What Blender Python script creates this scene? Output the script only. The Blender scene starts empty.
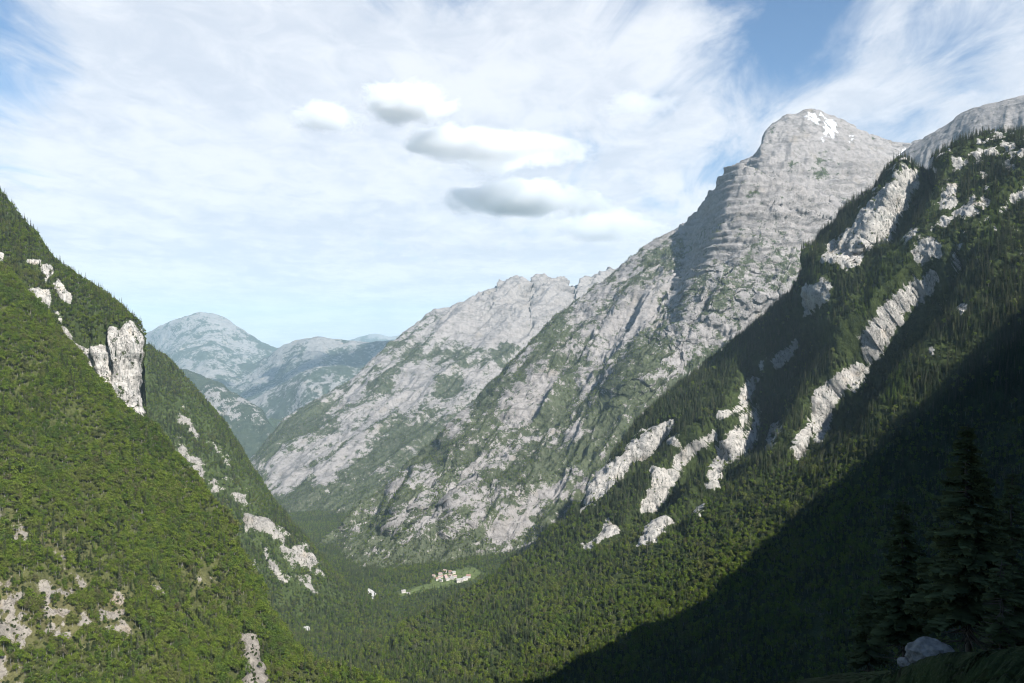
import bpy, math, random, time
import numpy as np
from mathutils import Vector

T0 = time.time()
sc = bpy.context.scene
COL = sc.collection
F, CX, CY = 1024 * 28.0 / 36.0, 512.0, 341.5
rad = math.radians

# ------------------------------------------------------------------ sun
SUN_AZ, SUN_EL = 140.0, 42.0          # azimuth clockwise from the view direction (+Y)
SUN = np.array([math.cos(rad(SUN_EL)) * math.sin(rad(SUN_AZ)),
                math.cos(rad(SUN_EL)) * math.cos(rad(SUN_AZ)), math.sin(rad(SUN_EL))])

# ------------------------------------------------------------------ maths helpers
def _hash(ix, iy, iz, seed):
    h = (ix.astype(np.uint32) * np.uint32(374761393) + iy.astype(np.uint32) * np.uint32(668265263)
         + iz.astype(np.uint32) * np.uint32(2147483647) + np.uint32((seed * 974634777) & 0xffffffff))
    h = (h ^ (h >> np.uint32(13))) * np.uint32(1274126177)
    h = (h ^ (h >> np.uint32(15))) * np.uint32(2246822519)
    h = h ^ (h >> np.uint32(16))
    return h.astype(np.float32) / np.float32(4294967295.0)

def vnoise(x, y, z, seed=0):
    x = np.asarray(x, np.float32); y = np.asarray(y, np.float32); z = np.broadcast_to(np.asarray(z, np.float32), x.shape)
    fx, fy, fz = np.floor(x), np.floor(y), np.floor(z)
    tx, ty, tz = x - fx, y - fy, z - fz
    ix, iy, iz = fx.astype(np.int64), fy.astype(np.int64), fz.astype(np.int64)
    sx = tx * tx * tx * (tx * (tx * 6 - 15) + 10); sy = ty * ty * ty * (ty * (ty * 6 - 15) + 10); sz = tz * tz * tz * (tz * (tz * 6 - 15) + 10)
    out = 0
    for a in (0, 1):
        wx = sx if a else 1 - sx
        for b in (0, 1):
            wy = sy if b else 1 - sy
            for c in (0, 1):
                wz = sz if c else 1 - sz
                out = out + _hash(ix + a, iy + b, iz + c, seed) * wx * wy * wz
    return out * 2 - 1            # -1..1

def fbm(x, y, z, octv=4, seed=0, gain=0.5, lac=2.03):
    s = 0; a = 1.0; n = 0
    for o in range(octv):
        s = s + a * vnoise(x, y, z, seed + o * 17); n += a
        x, y, z = x * lac + 13.7, y * lac + 5.1, z * lac + 9.3; a *= gain
    return s / n

def ridged(x, y, z, octv=5, seed=0, gain=0.55, lac=2.07):
    s = 0; a = 1.0; n = 0
    for o in range(octv):
        s = s + a * (1 - 2.2 * np.abs(vnoise(x, y, z, seed + o * 31))); n += a
        x, y, z = x * lac + 3.7, y * lac + 15.1, z * lac + 1.3; a *= gain
    return s / n

def sstep(a, b, x):
    t = np.clip((x - a) / (b - a), 0, 1)
    return t * t * (3 - 2 * t)

def W(p):
    """control point: (px, py, distance) of a bearing in the survey, or ('w', x, y, z) in metres"""
    if p[0] == 'w': return np.array(p[1:], float)
    px, py, d = p
    return np.array([(px - CX) / F * d, d, (CY - py) / F * d])

def proj(P):
    d = np.maximum(P[..., 1], 1.0)
    return CX + F * P[..., 0] / d, CY - F * P[..., 2] / d, d

def catmull(C, t):
    """C (n,k...) control, t in 0..n-1 -> samples"""
    n = len(C)
    i = np.clip(np.floor(t).astype(int), 0, n - 2); u = (t - i).reshape((-1,) + (1,) * (C.ndim - 1))
    p0 = np.where((i > 0).reshape(u.shape), C[np.maximum(i - 1, 0)], 2 * C[i] - C[i + 1])
    p1 = C[i]; p2 = C[i + 1]
    p3 = np.where((i < n - 2).reshape(u.shape), C[np.minimum(i + 2, n - 1)], 2 * C[i + 1] - C[i])
    return 0.5 * ((2 * p1) + (-p0 + p2) * u + (2 * p0 - 5 * p1 + 4 * p2 - p3) * u * u + (-p0 + 3 * p1 - 3 * p2 + p3) * u ** 3)

def spaced(weights, n):
    w = np.maximum(np.asarray(weights, float), 1e-3)
    c = np.concatenate([[0], np.cumsum(w)]); c /= c[-1]
    return np.interp(np.linspace(0, 1, n), c, np.arange(len(c)))

def loft(rows, nR, nC):
    R = np.array([[W(p) for p in r] for r in rows])        # (r,c,3)
    px, py, d = proj(R)
    px = np.clip(px, -150, 1174); py = np.clip(py, 0, 760)
    wc = np.hypot(np.diff(px, axis=1), np.diff(py, axis=1)).max(0) + 12
    wr = np.hypot(np.diff(px, axis=0), np.diff(py, axis=0)).max(1) + 12
    tc, tr = spaced(wc, nC), spaced(wr, nR)
    A = catmull(np.transpose(R, (1, 0, 2)), tc)            # (nC, r, 3)
    B = catmull(np.transpose(A, (1, 0, 2)), tr)            # (nR, nC, 3)
    return B.astype(np.float64)

def off(row, dx, dy, dz):
    out = []
    for p in row:
        q = W(p); out.append(('w', q[0] + dx, q[1] + dy, q[2] + dz))
    return out

def normals(P):
    du = np.gradient(P, axis=1); dv = np.gradient(P, axis=0)
    n = np.cross(dv, du); n /= np.maximum(np.linalg.norm(n, axis=-1, keepdims=True), 1e-9)
    s = np.where(n[..., 2:3] < -0.15, -1.0, 1.0)
    if np.mean(n[..., 2]) < 0: n = -n
    return n

def poly_sd(px, py, poly):
    """signed distance to a polygon, positive inside"""
    q = np.asarray(poly, float); n = len(q)
    d2 = np.full(px.shape, 1e18); inside = np.zeros(px.shape, bool)
    for i in range(n):
        a, b = q[i], q[(i + 1) % n]; e = b - a
        wx, wy = px - a[0], py - a[1]
        t = np.clip((wx * e[0] + wy * e[1]) / max(e @ e, 1e-9), 0, 1)
        d2 = np.minimum(d2, (wx - t * e[0]) ** 2 + (wy - t * e[1]) ** 2)
        c = (a[1] > py) != (b[1] > py)
        with np.errstate(divide='ignore', invalid='ignore'):
            xi = (b[0] - a[0]) * (py - a[1]) / (b[1] - a[1] if b[1] != a[1] else 1e-9) + a[0]
        inside ^= c & (px < xi)
    d = np.sqrt(d2)
    return np.where(inside, d, -d)

def poly_mask(px, py, polys, soft):
    m = np.full(px.shape, -1e3)
    x0, y0, x1, y1 = 0, 0, 0, 0
    for p in polys:
        q = np.asarray(p, float)
        sel = (px > q[:, 0].min() - 30) & (px < q[:, 0].max() + 30) & (py > q[:, 1].min() - 30) & (py < q[:, 1].max() + 30)
        if sel.any():
            m[sel] = np.maximum(m[sel], poly_sd(px[sel], py[sel], p))
    return np.clip(0.5 + m / (2 * soft), 0, 1)

def line_sd(px, py, line):
    """distance to polyline, side sign (+ = to the right of its direction on the map sheet), param 0..1"""
    q = np.asarray(line, float)
    best = np.full(px.shape, 1e18); side = np.zeros(px.shape); par = np.zeros(px.shape)
    L = np.concatenate([[0], np.cumsum(np.hypot(*np.diff(q, axis=0).T))]); L /= L[-1]
    for i in range(len(q) - 1):
        a, b = q[i], q[i + 1]; e = b - a
        wx, wy = px - a[0], py - a[1]
        t = np.clip((wx * e[0] + wy * e[1]) / max(e @ e, 1e-9), 0, 1)
        dx, dy = wx - t * e[0], wy - t * e[1]
        d = dx * dx + dy * dy
        u = d < best
        best = np.where(u, d, best)
        side = np.where(u, np.sign(e[0] * wy - e[1] * wx), side)
        par = np.where(u, L[i] + t * (L[i + 1] - L[i]), par)
    return np.sqrt(best), side, par

def gully(px, py, line, w_sharp, w_soft, depth, sharp_side):
    """V-shaped cut along a line, steep on one side, gentle on the other (depth<0 cuts in)"""
    d, s, t = line_sd(px, py, line)
    w = np.where(s * sharp_side > 0, w_sharp, w_soft)
    return depth * (1 - sstep(0, 1, d / w)) * (0.25 + 0.75 * sstep(0, 0.15, t) * sstep(0, 0.15, 1 - t))

def ledge(px, py, line, w_edge, w_back, h, high_side, endf=0.4):
    """step: full height just on the high side, falling back to nothing away from it"""
    d, s, t = line_sd(px, py, line)
    sd = d * s * high_side
    up = sstep(-w_edge, w_edge, sd)
    back = 1 - sstep(0, w_back, sd)
    e0, e1 = endf if isinstance(endf, tuple) else (endf, endf)
    return h * up * back * sstep(0, e0, t) * sstep(0, e1, 1 - t)

# ------------------------------------------------------------------ nodes helper
class NT:
    def __init__(s, tree): s.t = tree; s.n = tree.nodes; s.l = tree.links
    def new(s, typ, **kw):
        n = s.n.new(typ)
        for k, v in kw.items():
            if k.startswith('_'): setattr(n, k[1:], v)
            else: s.set(n, k.replace('_', ' '), v)
        return n
    def set(s, n, sock, v):
        i = n.inputs[sock] if not isinstance(sock, int) else n.inputs[sock]
        if isinstance(v, bpy.types.NodeSocket): s.l.new(v, i)
        else: i.default_value = v
    def math(s, op, a, b=0.0, c=None, clamp=False):
        n = s.n.new('ShaderNodeMath'); n.operation = op; n.use_clamp = clamp
        s.set(n, 0, a); s.set(n, 1, b)
        if c is not None: s.set(n, 2, c)
        return n.outputs[0]
    def vmath(s, op, a, b=(0, 0, 0), out=0):
        n = s.n.new('ShaderNodeVectorMath'); n.operation = op
        s.set(n, 0, a)
        if op == 'SCALE': s.set(n, 'Scale', b)
        else: s.set(n, 1, b)
        return n.outputs[out]
    def mix(s, fac, a, b):
        n = s.n.new('ShaderNodeMix'); n.data_type = 'RGBA'
        s.set(n, 0, fac); s.set(n, 6, a); s.set(n, 7, b)
        return n.outputs[2]
    def ramp(s, v, lo, hi, a=0.0, b=1.0):
        n = s.n.new('ShaderNodeMapRange'); n.interpolation_type = 'SMOOTHSTEP'
        s.set(n, 0, v); s.set(n, 1, lo); s.set(n, 2, hi); s.set(n, 3, a); s.set(n, 4, b)
        return n.outputs[0]
    def noise(s, vec, scale, detail=4.0, rough=0.55, dist=0.0, out='Fac'):
        n = s.n.new('ShaderNodeTexNoise'); s.set(n, 'Vector', vec)
        n.inputs['Scale'].default_value = scale; n.inputs['Detail'].default_value = detail
        n.inputs['Roughness'].default_value = rough; n.inputs['Distortion'].default_value = dist
        return n.outputs[out]
    def attr(s, name, typ='GEOMETRY', out='Fac'):
        n = s.n.new('ShaderNodeAttribute'); n.attribute_name = name; n.attribute_type = typ
        return n.outputs[out]

def c4(r, g, b): return (r, g, b, 1.0)

def new_mat(name):
    m = bpy.data.materials.new(name); m.use_nodes = True
    m.node_tree.nodes.clear()
    return m, NT(m.node_tree)

def terrain_mat(name, rock=(0.36, 0.345, 0.33), rock_dark=(0.17, 0.165, 0.16), stain=(0.30, 0.24, 0.17),
                ground_a=(0.030, 0.042, 0.016), ground_b=(0.055, 0.070, 0.024), grass=(0.085, 0.125, 0.035),
                scree=(0.34, 0.32, 0.30), unit=1.0, strata=0.35, edge=0.55, bump=1.0, streak=0.5, cracks=0.6):
    """limestone, forest floor, grass and snow, blended by the surface's own masks; unit = metres of the finest grain"""
    m, t = new_mat(name)
    geo = t.new('ShaderNodeNewGeometry'); P = geo.outputs['Position']
    sep = t.new('ShaderNodeSeparateXYZ'); t.set(sep, 0, P)
    n_big = t.noise(P, 1 / (90 * unit), 5, 0.6)
    n_mid = t.noise(P, 1 / (22 * unit), 6, 0.62)
    n_fin = t.noise(P, 1 / (5 * unit), 5, 0.65)
    # vertical streaks on cliffs
    vs = t.vmath('MULTIPLY', P, (1 / (7 * unit), 1 / (7 * unit), 1 / (60 * unit)))
    n_str = t.noise(vs, 1.0, 4, 0.6)
    # strata: bands in height, wobbled
    zz = t.math('ADD', t.math('MULTIPLY', sep.outputs[2], 1 / (16 * unit)), t.math('MULTIPLY', n_big, 5.0))
    comb = t.new('ShaderNodeCombineXYZ'); t.set(comb, 2, zz)
    t.set(comb, 0, t.math('MULTIPLY', sep.outputs[0], 1 / (160 * unit))); t.set(comb, 1, t.math('MULTIPLY', sep.outputs[1], 1 / (160 * unit)))
    n_strata = t.noise(comb.outputs[0], 1.0, 4, 0.65)
    rockc = t.mix(t.ramp(n_mid, 0.32, 0.68), c4(*[v * 0.72 for v in rock]), c4(*rock))
    rockc = t.mix(t.math('MULTIPLY', t.ramp(n_str, 0.52, 0.72), streak), rockc, c4(*rock_dark))
    rockc = t.mix(t.math('MULTIPLY', t.ramp(n_strata, 0.50, 0.66), strata), rockc, c4(*rock_dark))
    rockc = t.mix(t.math('MULTIPLY', t.ramp(n_big, 0.56, 0.74), 0.55), rockc, c4(*stain))
    rockc = t.mix(t.math('MULTIPLY', t.ramp(n_fin, 0.58, 0.72), 0.5), rockc, c4(*rock_dark))
    rockc = t.mix(t.math('MULTIPLY', t.ramp(n_fin, 0.42, 0.28), 0.35), rockc, c4(*[min(v * 1.3, 0.62) for v in rock]))
    crk = t.math('ABSOLUTE', t.math('SUBTRACT', t.noise(t.vmath('MULTIPLY', P, (1 / (17 * unit), 1 / (17 * unit), 1 / (44 * unit))), 1.0, 3, 0.6, 0.8), 0.5))
    crk = t.ramp(crk, 0.0, 0.035, 1.0, 0.0)
    rockc = t.mix(t.math('MULTIPLY', t.math('MULTIPLY', crk, t.ramp(n_big, 0.4, 0.6)), cracks), rockc, c4(*[v * 0.45 for v in rock_dark]))
    # ground under the trees
    gnd = t.mix(t.ramp(n_mid, 0.35, 0.65), c4(*ground_a), c4(*ground_b))
    gnd = t.mix(t.math('MULTIPLY', t.ramp(n_fin, 0.5, 0.75), 0.7), gnd, c4(*[v * 0.45 for v in ground_a]))
    gr = t.mix(t.ramp(n_mid, 0.3, 0.7), c4(*[v * 0.7 for v in grass]), c4(*grass))
    gnd = t.mix(t.attr('grass'), gnd, gr)
    # masks with shader grain on their edges
    rk = t.math('ADD', t.attr('rock'), t.math('MULTIPLY', t.math('SUBTRACT', n_mid, 0.5), edge * 1.6))
    rk = t.math('ADD', rk, t.math('MULTIPLY', t.math('SUBTRACT', n_fin, 0.5), edge * 1.1))
    col = t.mix(t.ramp(rk, 0.42, 0.58), gnd, rockc)
    sc_m = t.math('ADD', t.attr('scree'), t.math('MULTIPLY', t.math('SUBTRACT', n_mid, 0.5), 0.9))
    scc = t.mix(t.ramp(n_fin, 0.35, 0.65), c4(*[v * 0.78 for v in scree]), c4(*scree))
    col = t.mix(t.ramp(sc_m, 0.42, 0.6), col, scc)
    sn = t.math('ADD', t.attr('snow'), t.math('MULTIPLY', t.math('SUBTRACT', n_mid, 0.5), 0.8))
    col = t.mix(t.ramp(sn, 0.45, 0.55), col, c4(0.45, 0.465, 0.49))
    bs = t.new('ShaderNodeBsdfPrincipled'); t.set(bs, 'Base Color', col)
    bs.inputs['Roughness'].default_value = 0.95; bs.inputs['Specular IOR Level'].default_value = 0.1
    hgt = t.math('ADD', t.math('MULTIPLY', n_mid, 9.0 * unit), t.math('MULTIPLY', n_fin, 3.2 * unit))
    hgt = t.math('ADD', hgt, t.math('MULTIPLY', n_strata, 5.0 * unit * (strata + 0.05)))
    hgt = t.math('SUBTRACT', hgt, t.math('MULTIPLY', crk, 5.0 * cracks * unit))
    bp = t.new('ShaderNodeBump'); bp.inputs['Strength'].default_value = min(1.0, 0.75 * bump); bp.inputs['Distance'].default_value = 1.0
    t.set(bp, 'Height', hgt); t.set(bs, 'Normal', bp.outputs[0])
    o = t.new('ShaderNodeOutputMaterial'); t.set(o, 0, bs.outputs[0])
    return m

def leaf_mat(name, a, b, c, trans=0.25):
    """foliage: colour differs from tree to tree and from clump to clump"""
    m, t = new_mat(name)
    oi = t.new('ShaderNodeObjectInfo')
    col = t.mix(t.ramp(oi.outputs['Random'], 0.0, 0.6), c4(*a), c4(*b))
    col = t.mix(t.ramp(oi.outputs['Random'], 0.72, 1.0), col, c4(*c))
    tc = t.new('ShaderNodeTexCoord')
    v = t.noise(tc.outputs['Object'], 0.55, 2, 0.5)
    hs = t.new('ShaderNodeHueSaturation'); t.set(hs, 'Color', col)
    t.set(hs, 'Value', t.ramp(v, 0.3, 0.7, 0.65, 1.35))
    d = t.new('ShaderNodeBsdfDiffuse'); t.set(d, 0, hs.outputs[0])
    tr = t.new('ShaderNodeBsdfTranslucent'); t.set(tr, 0, hs.outputs[0])
    mx = t.new('ShaderNodeMixShader'); mx.inputs[0].default_value = trans
    t.set(mx, 1, d.outputs[0]); t.set(mx, 2, tr.outputs[0])
    o = t.new('ShaderNodeOutputMaterial'); t.set(o, 0, mx.outputs[0])
    return m

def plain_mat(name, a, b, scale=3.0, rough=0.9):
    m, t = new_mat(name)
    tc = t.new('ShaderNodeTexCoord')
    n = t.noise(tc.outputs['Object'], scale, 4, 0.6)
    bs = t.new('ShaderNodeBsdfPrincipled'); t.set(bs, 'Base Color', t.mix(t.ramp(n, 0.3, 0.7), c4(*a), c4(*b)))
    bs.inputs['Roughness'].default_value = rough; bs.inputs['Specular IOR Level'].default_value = 0.15
    o = t.new('ShaderNodeOutputMaterial'); t.set(o, 0, bs.outputs[0])
    return m

# ------------------------------------------------------------------ object helpers
def tag(o, label=None, cat=None, group=None, kind=None):
    if label: o['label'] = label
    if cat: o['category'] = cat
    if group: o['group'] = group
    if kind: o['kind'] = kind
    return o

def mesh_np(name, V, quads=None, tris=None, mats=(), midx=None, smooth=False, attrs=None):
    me = bpy.data.meshes.new(name)
    V = np.asarray(V, np.float32)
    me.vertices.add(len(V)); me.vertices.foreach_set('co', V.ravel())
    loops, starts, tot = [], [], 0
    if quads is not None and len(quads):
        q = np.asarray(quads, np.int32); loops.append(q.ravel()); starts.append(np.arange(len(q)) * 4 + tot); tot += q.size
    if tris is not None and len(tris):
        q = np.asarray(tris, np.int32); loops.append(q.ravel()); starts.append(np.arange(len(q)) * 3 + tot); tot += q.size
    if loops:
        loops = np.concatenate(loops).astype(np.int32); starts = np.concatenate(starts).astype(np.int32)
        me.loops.add(len(loops)); me.polygons.add(len(starts))
        me.loops.foreach_set('vertex_index', loops); me.polygons.foreach_set('loop_start', starts)
        if smooth: me.polygons.foreach_set('use_smooth', np.ones(len(starts), bool))
        if midx is not None: me.polygons.foreach_set('material_index', np.asarray(midx, np.int32))
    for m in mats: me.materials.append(m)
    if attrs:
        for k, v in attrs.items():
            v = np.asarray(v)
            if v.dtype.kind == 'i':
                a = me.attributes.new(k, 'INT', 'POINT'); a.data.foreach_set('value', v.astype(np.int32).ravel())
            elif v.ndim == 2:
                a = me.attributes.new(k, 'FLOAT_VECTOR', 'POINT'); a.data.foreach_set('vector', v.astype(np.float32).ravel())
            else:
                a = me.attributes.new(k, 'FLOAT', 'POINT'); a.data.foreach_set('value', v.astype(np.float32).ravel())
    me.update(); me.validate()
    return me

def link(name, me, parent=None):
    o = bpy.data.objects.new(name, me); COL.objects.link(o)
    if parent is not None: o.parent = parent
    return o

BODIES = {}
def terrain(name, P, mat, label, cat, masks, smooth=True):
    nR, nC = P.shape[:2]
    idx = np.arange(nR * nC).reshape(nR, nC)
    q = np.stack([idx[:-1, :-1], idx[1:, :-1], idx[1:, 1:], idx[:-1, 1:]], -1).reshape(-1, 4)
    n = normals(P)
    a = P[:-1, :-1] - P[1:, 1:]; b = P[1:, :-1] - P[:-1, 1:]
    if np.cross(a, b)[..., 2].mean() < 0: q = q[:, ::-1]
    full = {k: np.zeros(nR * nC) for k in ('rock', 'grass', 'scree', 'snow')}
    for k, v in masks.items(): full[k] = np.asarray(v).ravel()
    me = mesh_np(name, P.reshape(-1, 3), quads=q, mats=[mat], smooth=smooth, attrs=full)
    o = link(name, me); tag(o, label, cat, kind='structure')
    BODIES[label] = dict(P=P, n=n, masks={k: v.reshape(nR, nC) for k, v in full.items()})
    return BODIES[label]

def disp(P, d, direction=None, n=None):
    if direction is not None:
        v = np.asarray(direction, float); v /= np.linalg.norm(v)
        return P + d[..., None] * v
    return P + d[..., None] * (normals(P) if n is None else n)

def warp(px, py, P, amp, scale, seed):
    return (px + amp * fbm(P[..., 0] / scale, P[..., 1] / scale, P[..., 2] / scale, 3, seed),
            py + amp * fbm(P[..., 0] / scale, P[..., 1] / scale, P[..., 2] / scale, 3, seed + 50))

def fall_coords(P, across):
    a = np.asarray(across, float); a /= np.linalg.norm(a)
    f = np.array([-a[1], a[0]])
    return P[..., 0] * a[0] + P[..., 1] * a[1], P[..., 0] * f[0] + P[..., 1] * f[1]

exec_parts = []
del exec_parts
Q = 1.0        # mesh density

# ================================================================== TERRAIN
M_near = terrain_mat('limestone_and_forest_floor', rock=(0.41, 0.39, 0.365), rock_dark=(0.14, 0.155, 0.148), unit=0.55,
                     ground_a=(0.020, 0.028, 0.010), ground_b=(0.040, 0.052, 0.017), strata=0.4, streak=0.8, cracks=0.8)
M_mid = terrain_mat('weathered_grey_limestone', rock=(0.30, 0.285, 0.265), rock_dark=(0.13, 0.125, 0.12), unit=0.8, edge=0.9,
                    ground_a=(0.022, 0.030, 0.012), ground_b=(0.042, 0.054, 0.020), strata=0.4, streak=0.7)
M_left = terrain_mat('steep_pasture_and_scree', grass=(0.125, 0.115, 0.055), rock=(0.25, 0.228, 0.20), rock_dark=(0.12, 0.11, 0.10), stain=(0.25, 0.19, 0.12), unit=0.4,
                     ground_a=(0.034, 0.048, 0.014), ground_b=(0.060, 0.075, 0.022), strata=0.2, streak=0.5)
M_big = terrain_mat('grey_massif_rock', rock=(0.265, 0.250, 0.243), rock_dark=(0.115, 0.11, 0.108), stain=(0.215, 0.188, 0.155), unit=1.5,
                    ground_a=(0.045, 0.056, 0.032), ground_b=(0.078, 0.084, 0.054), grass=(0.085, 0.100, 0.056), strata=0.8, streak=0.35, edge=1.7, bump=1.2, cracks=0.12)
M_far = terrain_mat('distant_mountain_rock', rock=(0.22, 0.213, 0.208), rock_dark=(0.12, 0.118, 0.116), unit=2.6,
                    ground_a=(0.026, 0.036, 0.030), ground_b=(0.042, 0.053, 0.041), strata=0.25, streak=0.2, edge=1.3, cracks=0.0)  # ground tinted bluish, standing in for more distance haze
M_valley = terrain_mat('valley_meadow_and_woodland', unit=0.8, rock=(0.42, 0.41, 0.39), ground_a=(0.024, 0.038, 0.014),
                       ground_b=(0.045, 0.065, 0.022), grass=(0.12, 0.155, 0.056), scree=(0.55, 0.54, 0.52))

# ---- near left slope -------------------------------------------------------
A_edge = [(-300, -80, 1420), (-200, 60, 1350), (-90, 180, 1260), (0, 278, 1200), (60, 350, 1150), (140, 430, 1090), (195, 493, 1040), (250, 578, 990),
          (300, 646, 950), (395, 688, 900), (500, 780, 830)]
A_rows = [[(-800, 120, 700), (-680, 220, 680), (-520, 320, 650), (-440, 420, 630), (-340, 520, 610), (-240, 620, 590), (-160, 720, 570), (-60, 820, 550),
           (20, 900, 520), (110, 1000, 490), (200, 1100, 450)],
          [(-580, 80, 950), (-520, 200, 900), (-380, 300, 850), (-280, 400, 800), (-200, 480, 760), (-110, 570, 720), (-50, 650, 690), (10, 730, 660),
           (60, 810, 640), (120, 900, 600), (190, 1000, 560)],
          [(-420, 0, 1200), (-330, 130, 1130), (-210, 230, 1060), (-120, 320, 1000), (-50, 400, 950), (30, 480, 900), (85, 550, 860), (140, 630, 820),
           (190, 700, 790), (260, 780, 740), (340, 880, 680)],
          A_edge, off(A_edge, -30, 70, -55), off(A_edge, -60, 240, -260), off(A_edge, -60, 420, -560)]
P = loft(A_rows, int(420 * Q), int(440 * Q))
px, py, d = proj(P)
wx, wy = warp(px, py, P, 7, 60, 3)
ac, fl = fall_coords(P, (0.42, 0.91))
scr = [[(-20, 505), (12, 508), (35, 525), (60, 540), (85, 558), (60, 565), (25, 548), (-20, 540)],
       [(-20, 590), (10, 580), (40, 590), (60, 575), (95, 590), (125, 598), (128, 640), (100, 632), (70, 650), (40, 640), (15, 660), (-20, 640)],
       [(-20, 645), (12, 648), (28, 690), (-20, 700)], [(155, 588), (180, 592), (182, 604), (160, 602)],
       [(195, 568), (216, 574), (214, 590), (198, 584)]]
cliffA = [[(236, 634), (252, 636), (259, 652), (267, 668), (272, 700), (240, 700), (244, 670), (238, 650)]]
m_zone = poly_mask(wx, wy, scr, 16)
m_scr = np.clip(m_zone * (0.44 + 1.25 * fbm(P[..., 0] / 10, P[..., 1] / 10, P[..., 2] / 10, 4, 77)), 0, 1)
m_cl = poly_mask(wx, wy, cliffA, 3)
h = 10 * fbm(ac / 60, fl / 180, P[..., 2] / 300, 4, 11) + 15 * ridged(ac / 95, fl / 300, P[..., 2] / 400, 3, 19) + 5 * fbm(P[..., 0] / 28, P[..., 1] / 28, P[..., 2] / 28, 2, 12)
h = h + 2.2 * fbm(P[..., 0] / 11, P[..., 1] / 11, P[..., 2] / 11, 3, 5) * (m_scr > 0.1)
h = h + gully(wx, wy, [(262, 645), (272, 665), (280, 700)], 8, 16, -8, -1) + 10 * m_cl
h = h + gully(wx, wy, [(60, 360), (110, 450), (170, 560), (215, 625)], 30, 60, -10, 1)
P = disp(P, h)
rock = np.clip(m_scr * 1.15, 0, 1)
rock = np.maximum(rock, m_cl)
terrain('hillside', P, M_left, 'steep bright green hillside with pale scree filling the lower left', 'hillside',
        dict(rock=rock, grass=0.2 + 0.6 * m_zone))

# ---- wooded spur with the white cliff --------------------------------------
B_crest = [(-260, -20, 1740), (-150, 76, 1700), (-60, 148, 1650), (0, 197, 1620), (40, 246, 1590), (80, 281, 1560), (110, 303, 1540), (130, 320, 1525), (143, 340, 1530), (138, 360, 1640)]
B_rows = [off(B_crest, -200, 500, -420), off(B_crest, -60, 130, -70), B_crest,
          [(-260, 60, 1620), (-150, 150, 1560), (-60, 215, 1510), (0, 262, 1480), (40, 298, 1470), (76, 320, 1462), (103, 330, 1452), (128, 336, 1450), (144, 352, 1485), (135, 372, 1620)],
          [(-260, 180, 1540), (-150, 250, 1490), (-60, 290, 1455), (0, 322, 1440), (40, 350, 1435), (75, 370, 1432), (105, 376, 1434), (127, 380, 1438), (138, 392, 1475), (130, 410, 1610)],
          [(-260, 380, 1420), (-150, 410, 1400), (-60, 420, 1395), (0, 430, 1390), (40, 440, 1390), (75, 442, 1395), (112, 430, 1402), (138, 424, 1408), (150, 432, 1455), (150, 450, 1600)],
          [(-260, 560, 1260), (-150, 570, 1250), (-60, 570, 1245), (0, 565, 1240), (40, 560, 1245), (80, 545, 1260), (120, 525, 1280), (160, 520, 1310), (190, 520, 1380), (190, 540, 1540)]]
P = loft(B_rows, int(330 * Q), int(300 * Q))
px, py, d = proj(P); wx, wy = warp(px, py, P, 3.0, 40, 8)
rkB = [[(84, 347), (94, 343), (104, 346), (110, 352), (112, 392), (102, 384), (92, 368)],
       [(104, 338), (109, 325), (120, 330), (129, 322), (140, 333), (144, 342), (139, 378), (144, 422), (152, 436), (138, 430), (116, 406), (103, 386), (92, 368), (92, 350), (98, 352), (103, 348)],
       [(60, 322), (68, 332), (76, 343), (85, 348), (92, 352), (90, 370), (80, 360), (70, 348), (60, 334)], [(24, 292), (36, 288), (50, 290), (52, 312), (38, 305)],
       [(52, 289), (60, 290), (72, 297), (72, 305), (60, 302)], [(39, 266), (54, 262), (55, 274), (46, 283)],
       [(50, 284), (58, 280), (66, 291), (71, 303), (58, 298)], [(-10, 250), (4, 254), (5, 264), (-10, 266)], [(25, 257), (42, 258), (40, 264), (27, 262)],
       [(52, 310), (61, 316), (63, 328), (55, 318)]]
vegB = [[(123, 402), (129, 410), (128, 418), (121, 409)]]
m = poly_mask(wx, wy, rkB, 2.6); m = m * (1 - poly_mask(wx, wy, vegB, 1.5)); m = np.clip(m * (0.9 + 0.75 * fbm(P[..., 0] / 13, P[..., 1] / 13, P[..., 2] / 22, 4, 44)), 0, 1)
ac, fl = fall_coords(P, (0.8, 0.6))
h = 8 * ridged(ac / 90, fl / 220, P[..., 2] / 200, 4, 41) * (1 - m) + m * (8 * ridged(P[..., 0] / 20, P[..., 1] / 20, P[..., 2] / 60, 4, 42) + 4 * fbm(P[..., 0] / 12, P[..., 1] / 12, P[..., 2] / 12, 3, 43))
h = h + gully(wx, wy, [(104, 318), (102, 340), (112, 365), (108, 385)], 4, 12, -12, -1) + gully(wx, wy, [(88, 330), (86, 350), (92, 370)], 4, 9, -10, -1)
P = disp(P, h)
terrain('rocky_spur', P, M_near, 'wooded spur ending in a tall white cliff at its tip', 'hillside', dict(rock=m, grass=np.full(m.shape, 0.15)))

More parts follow.
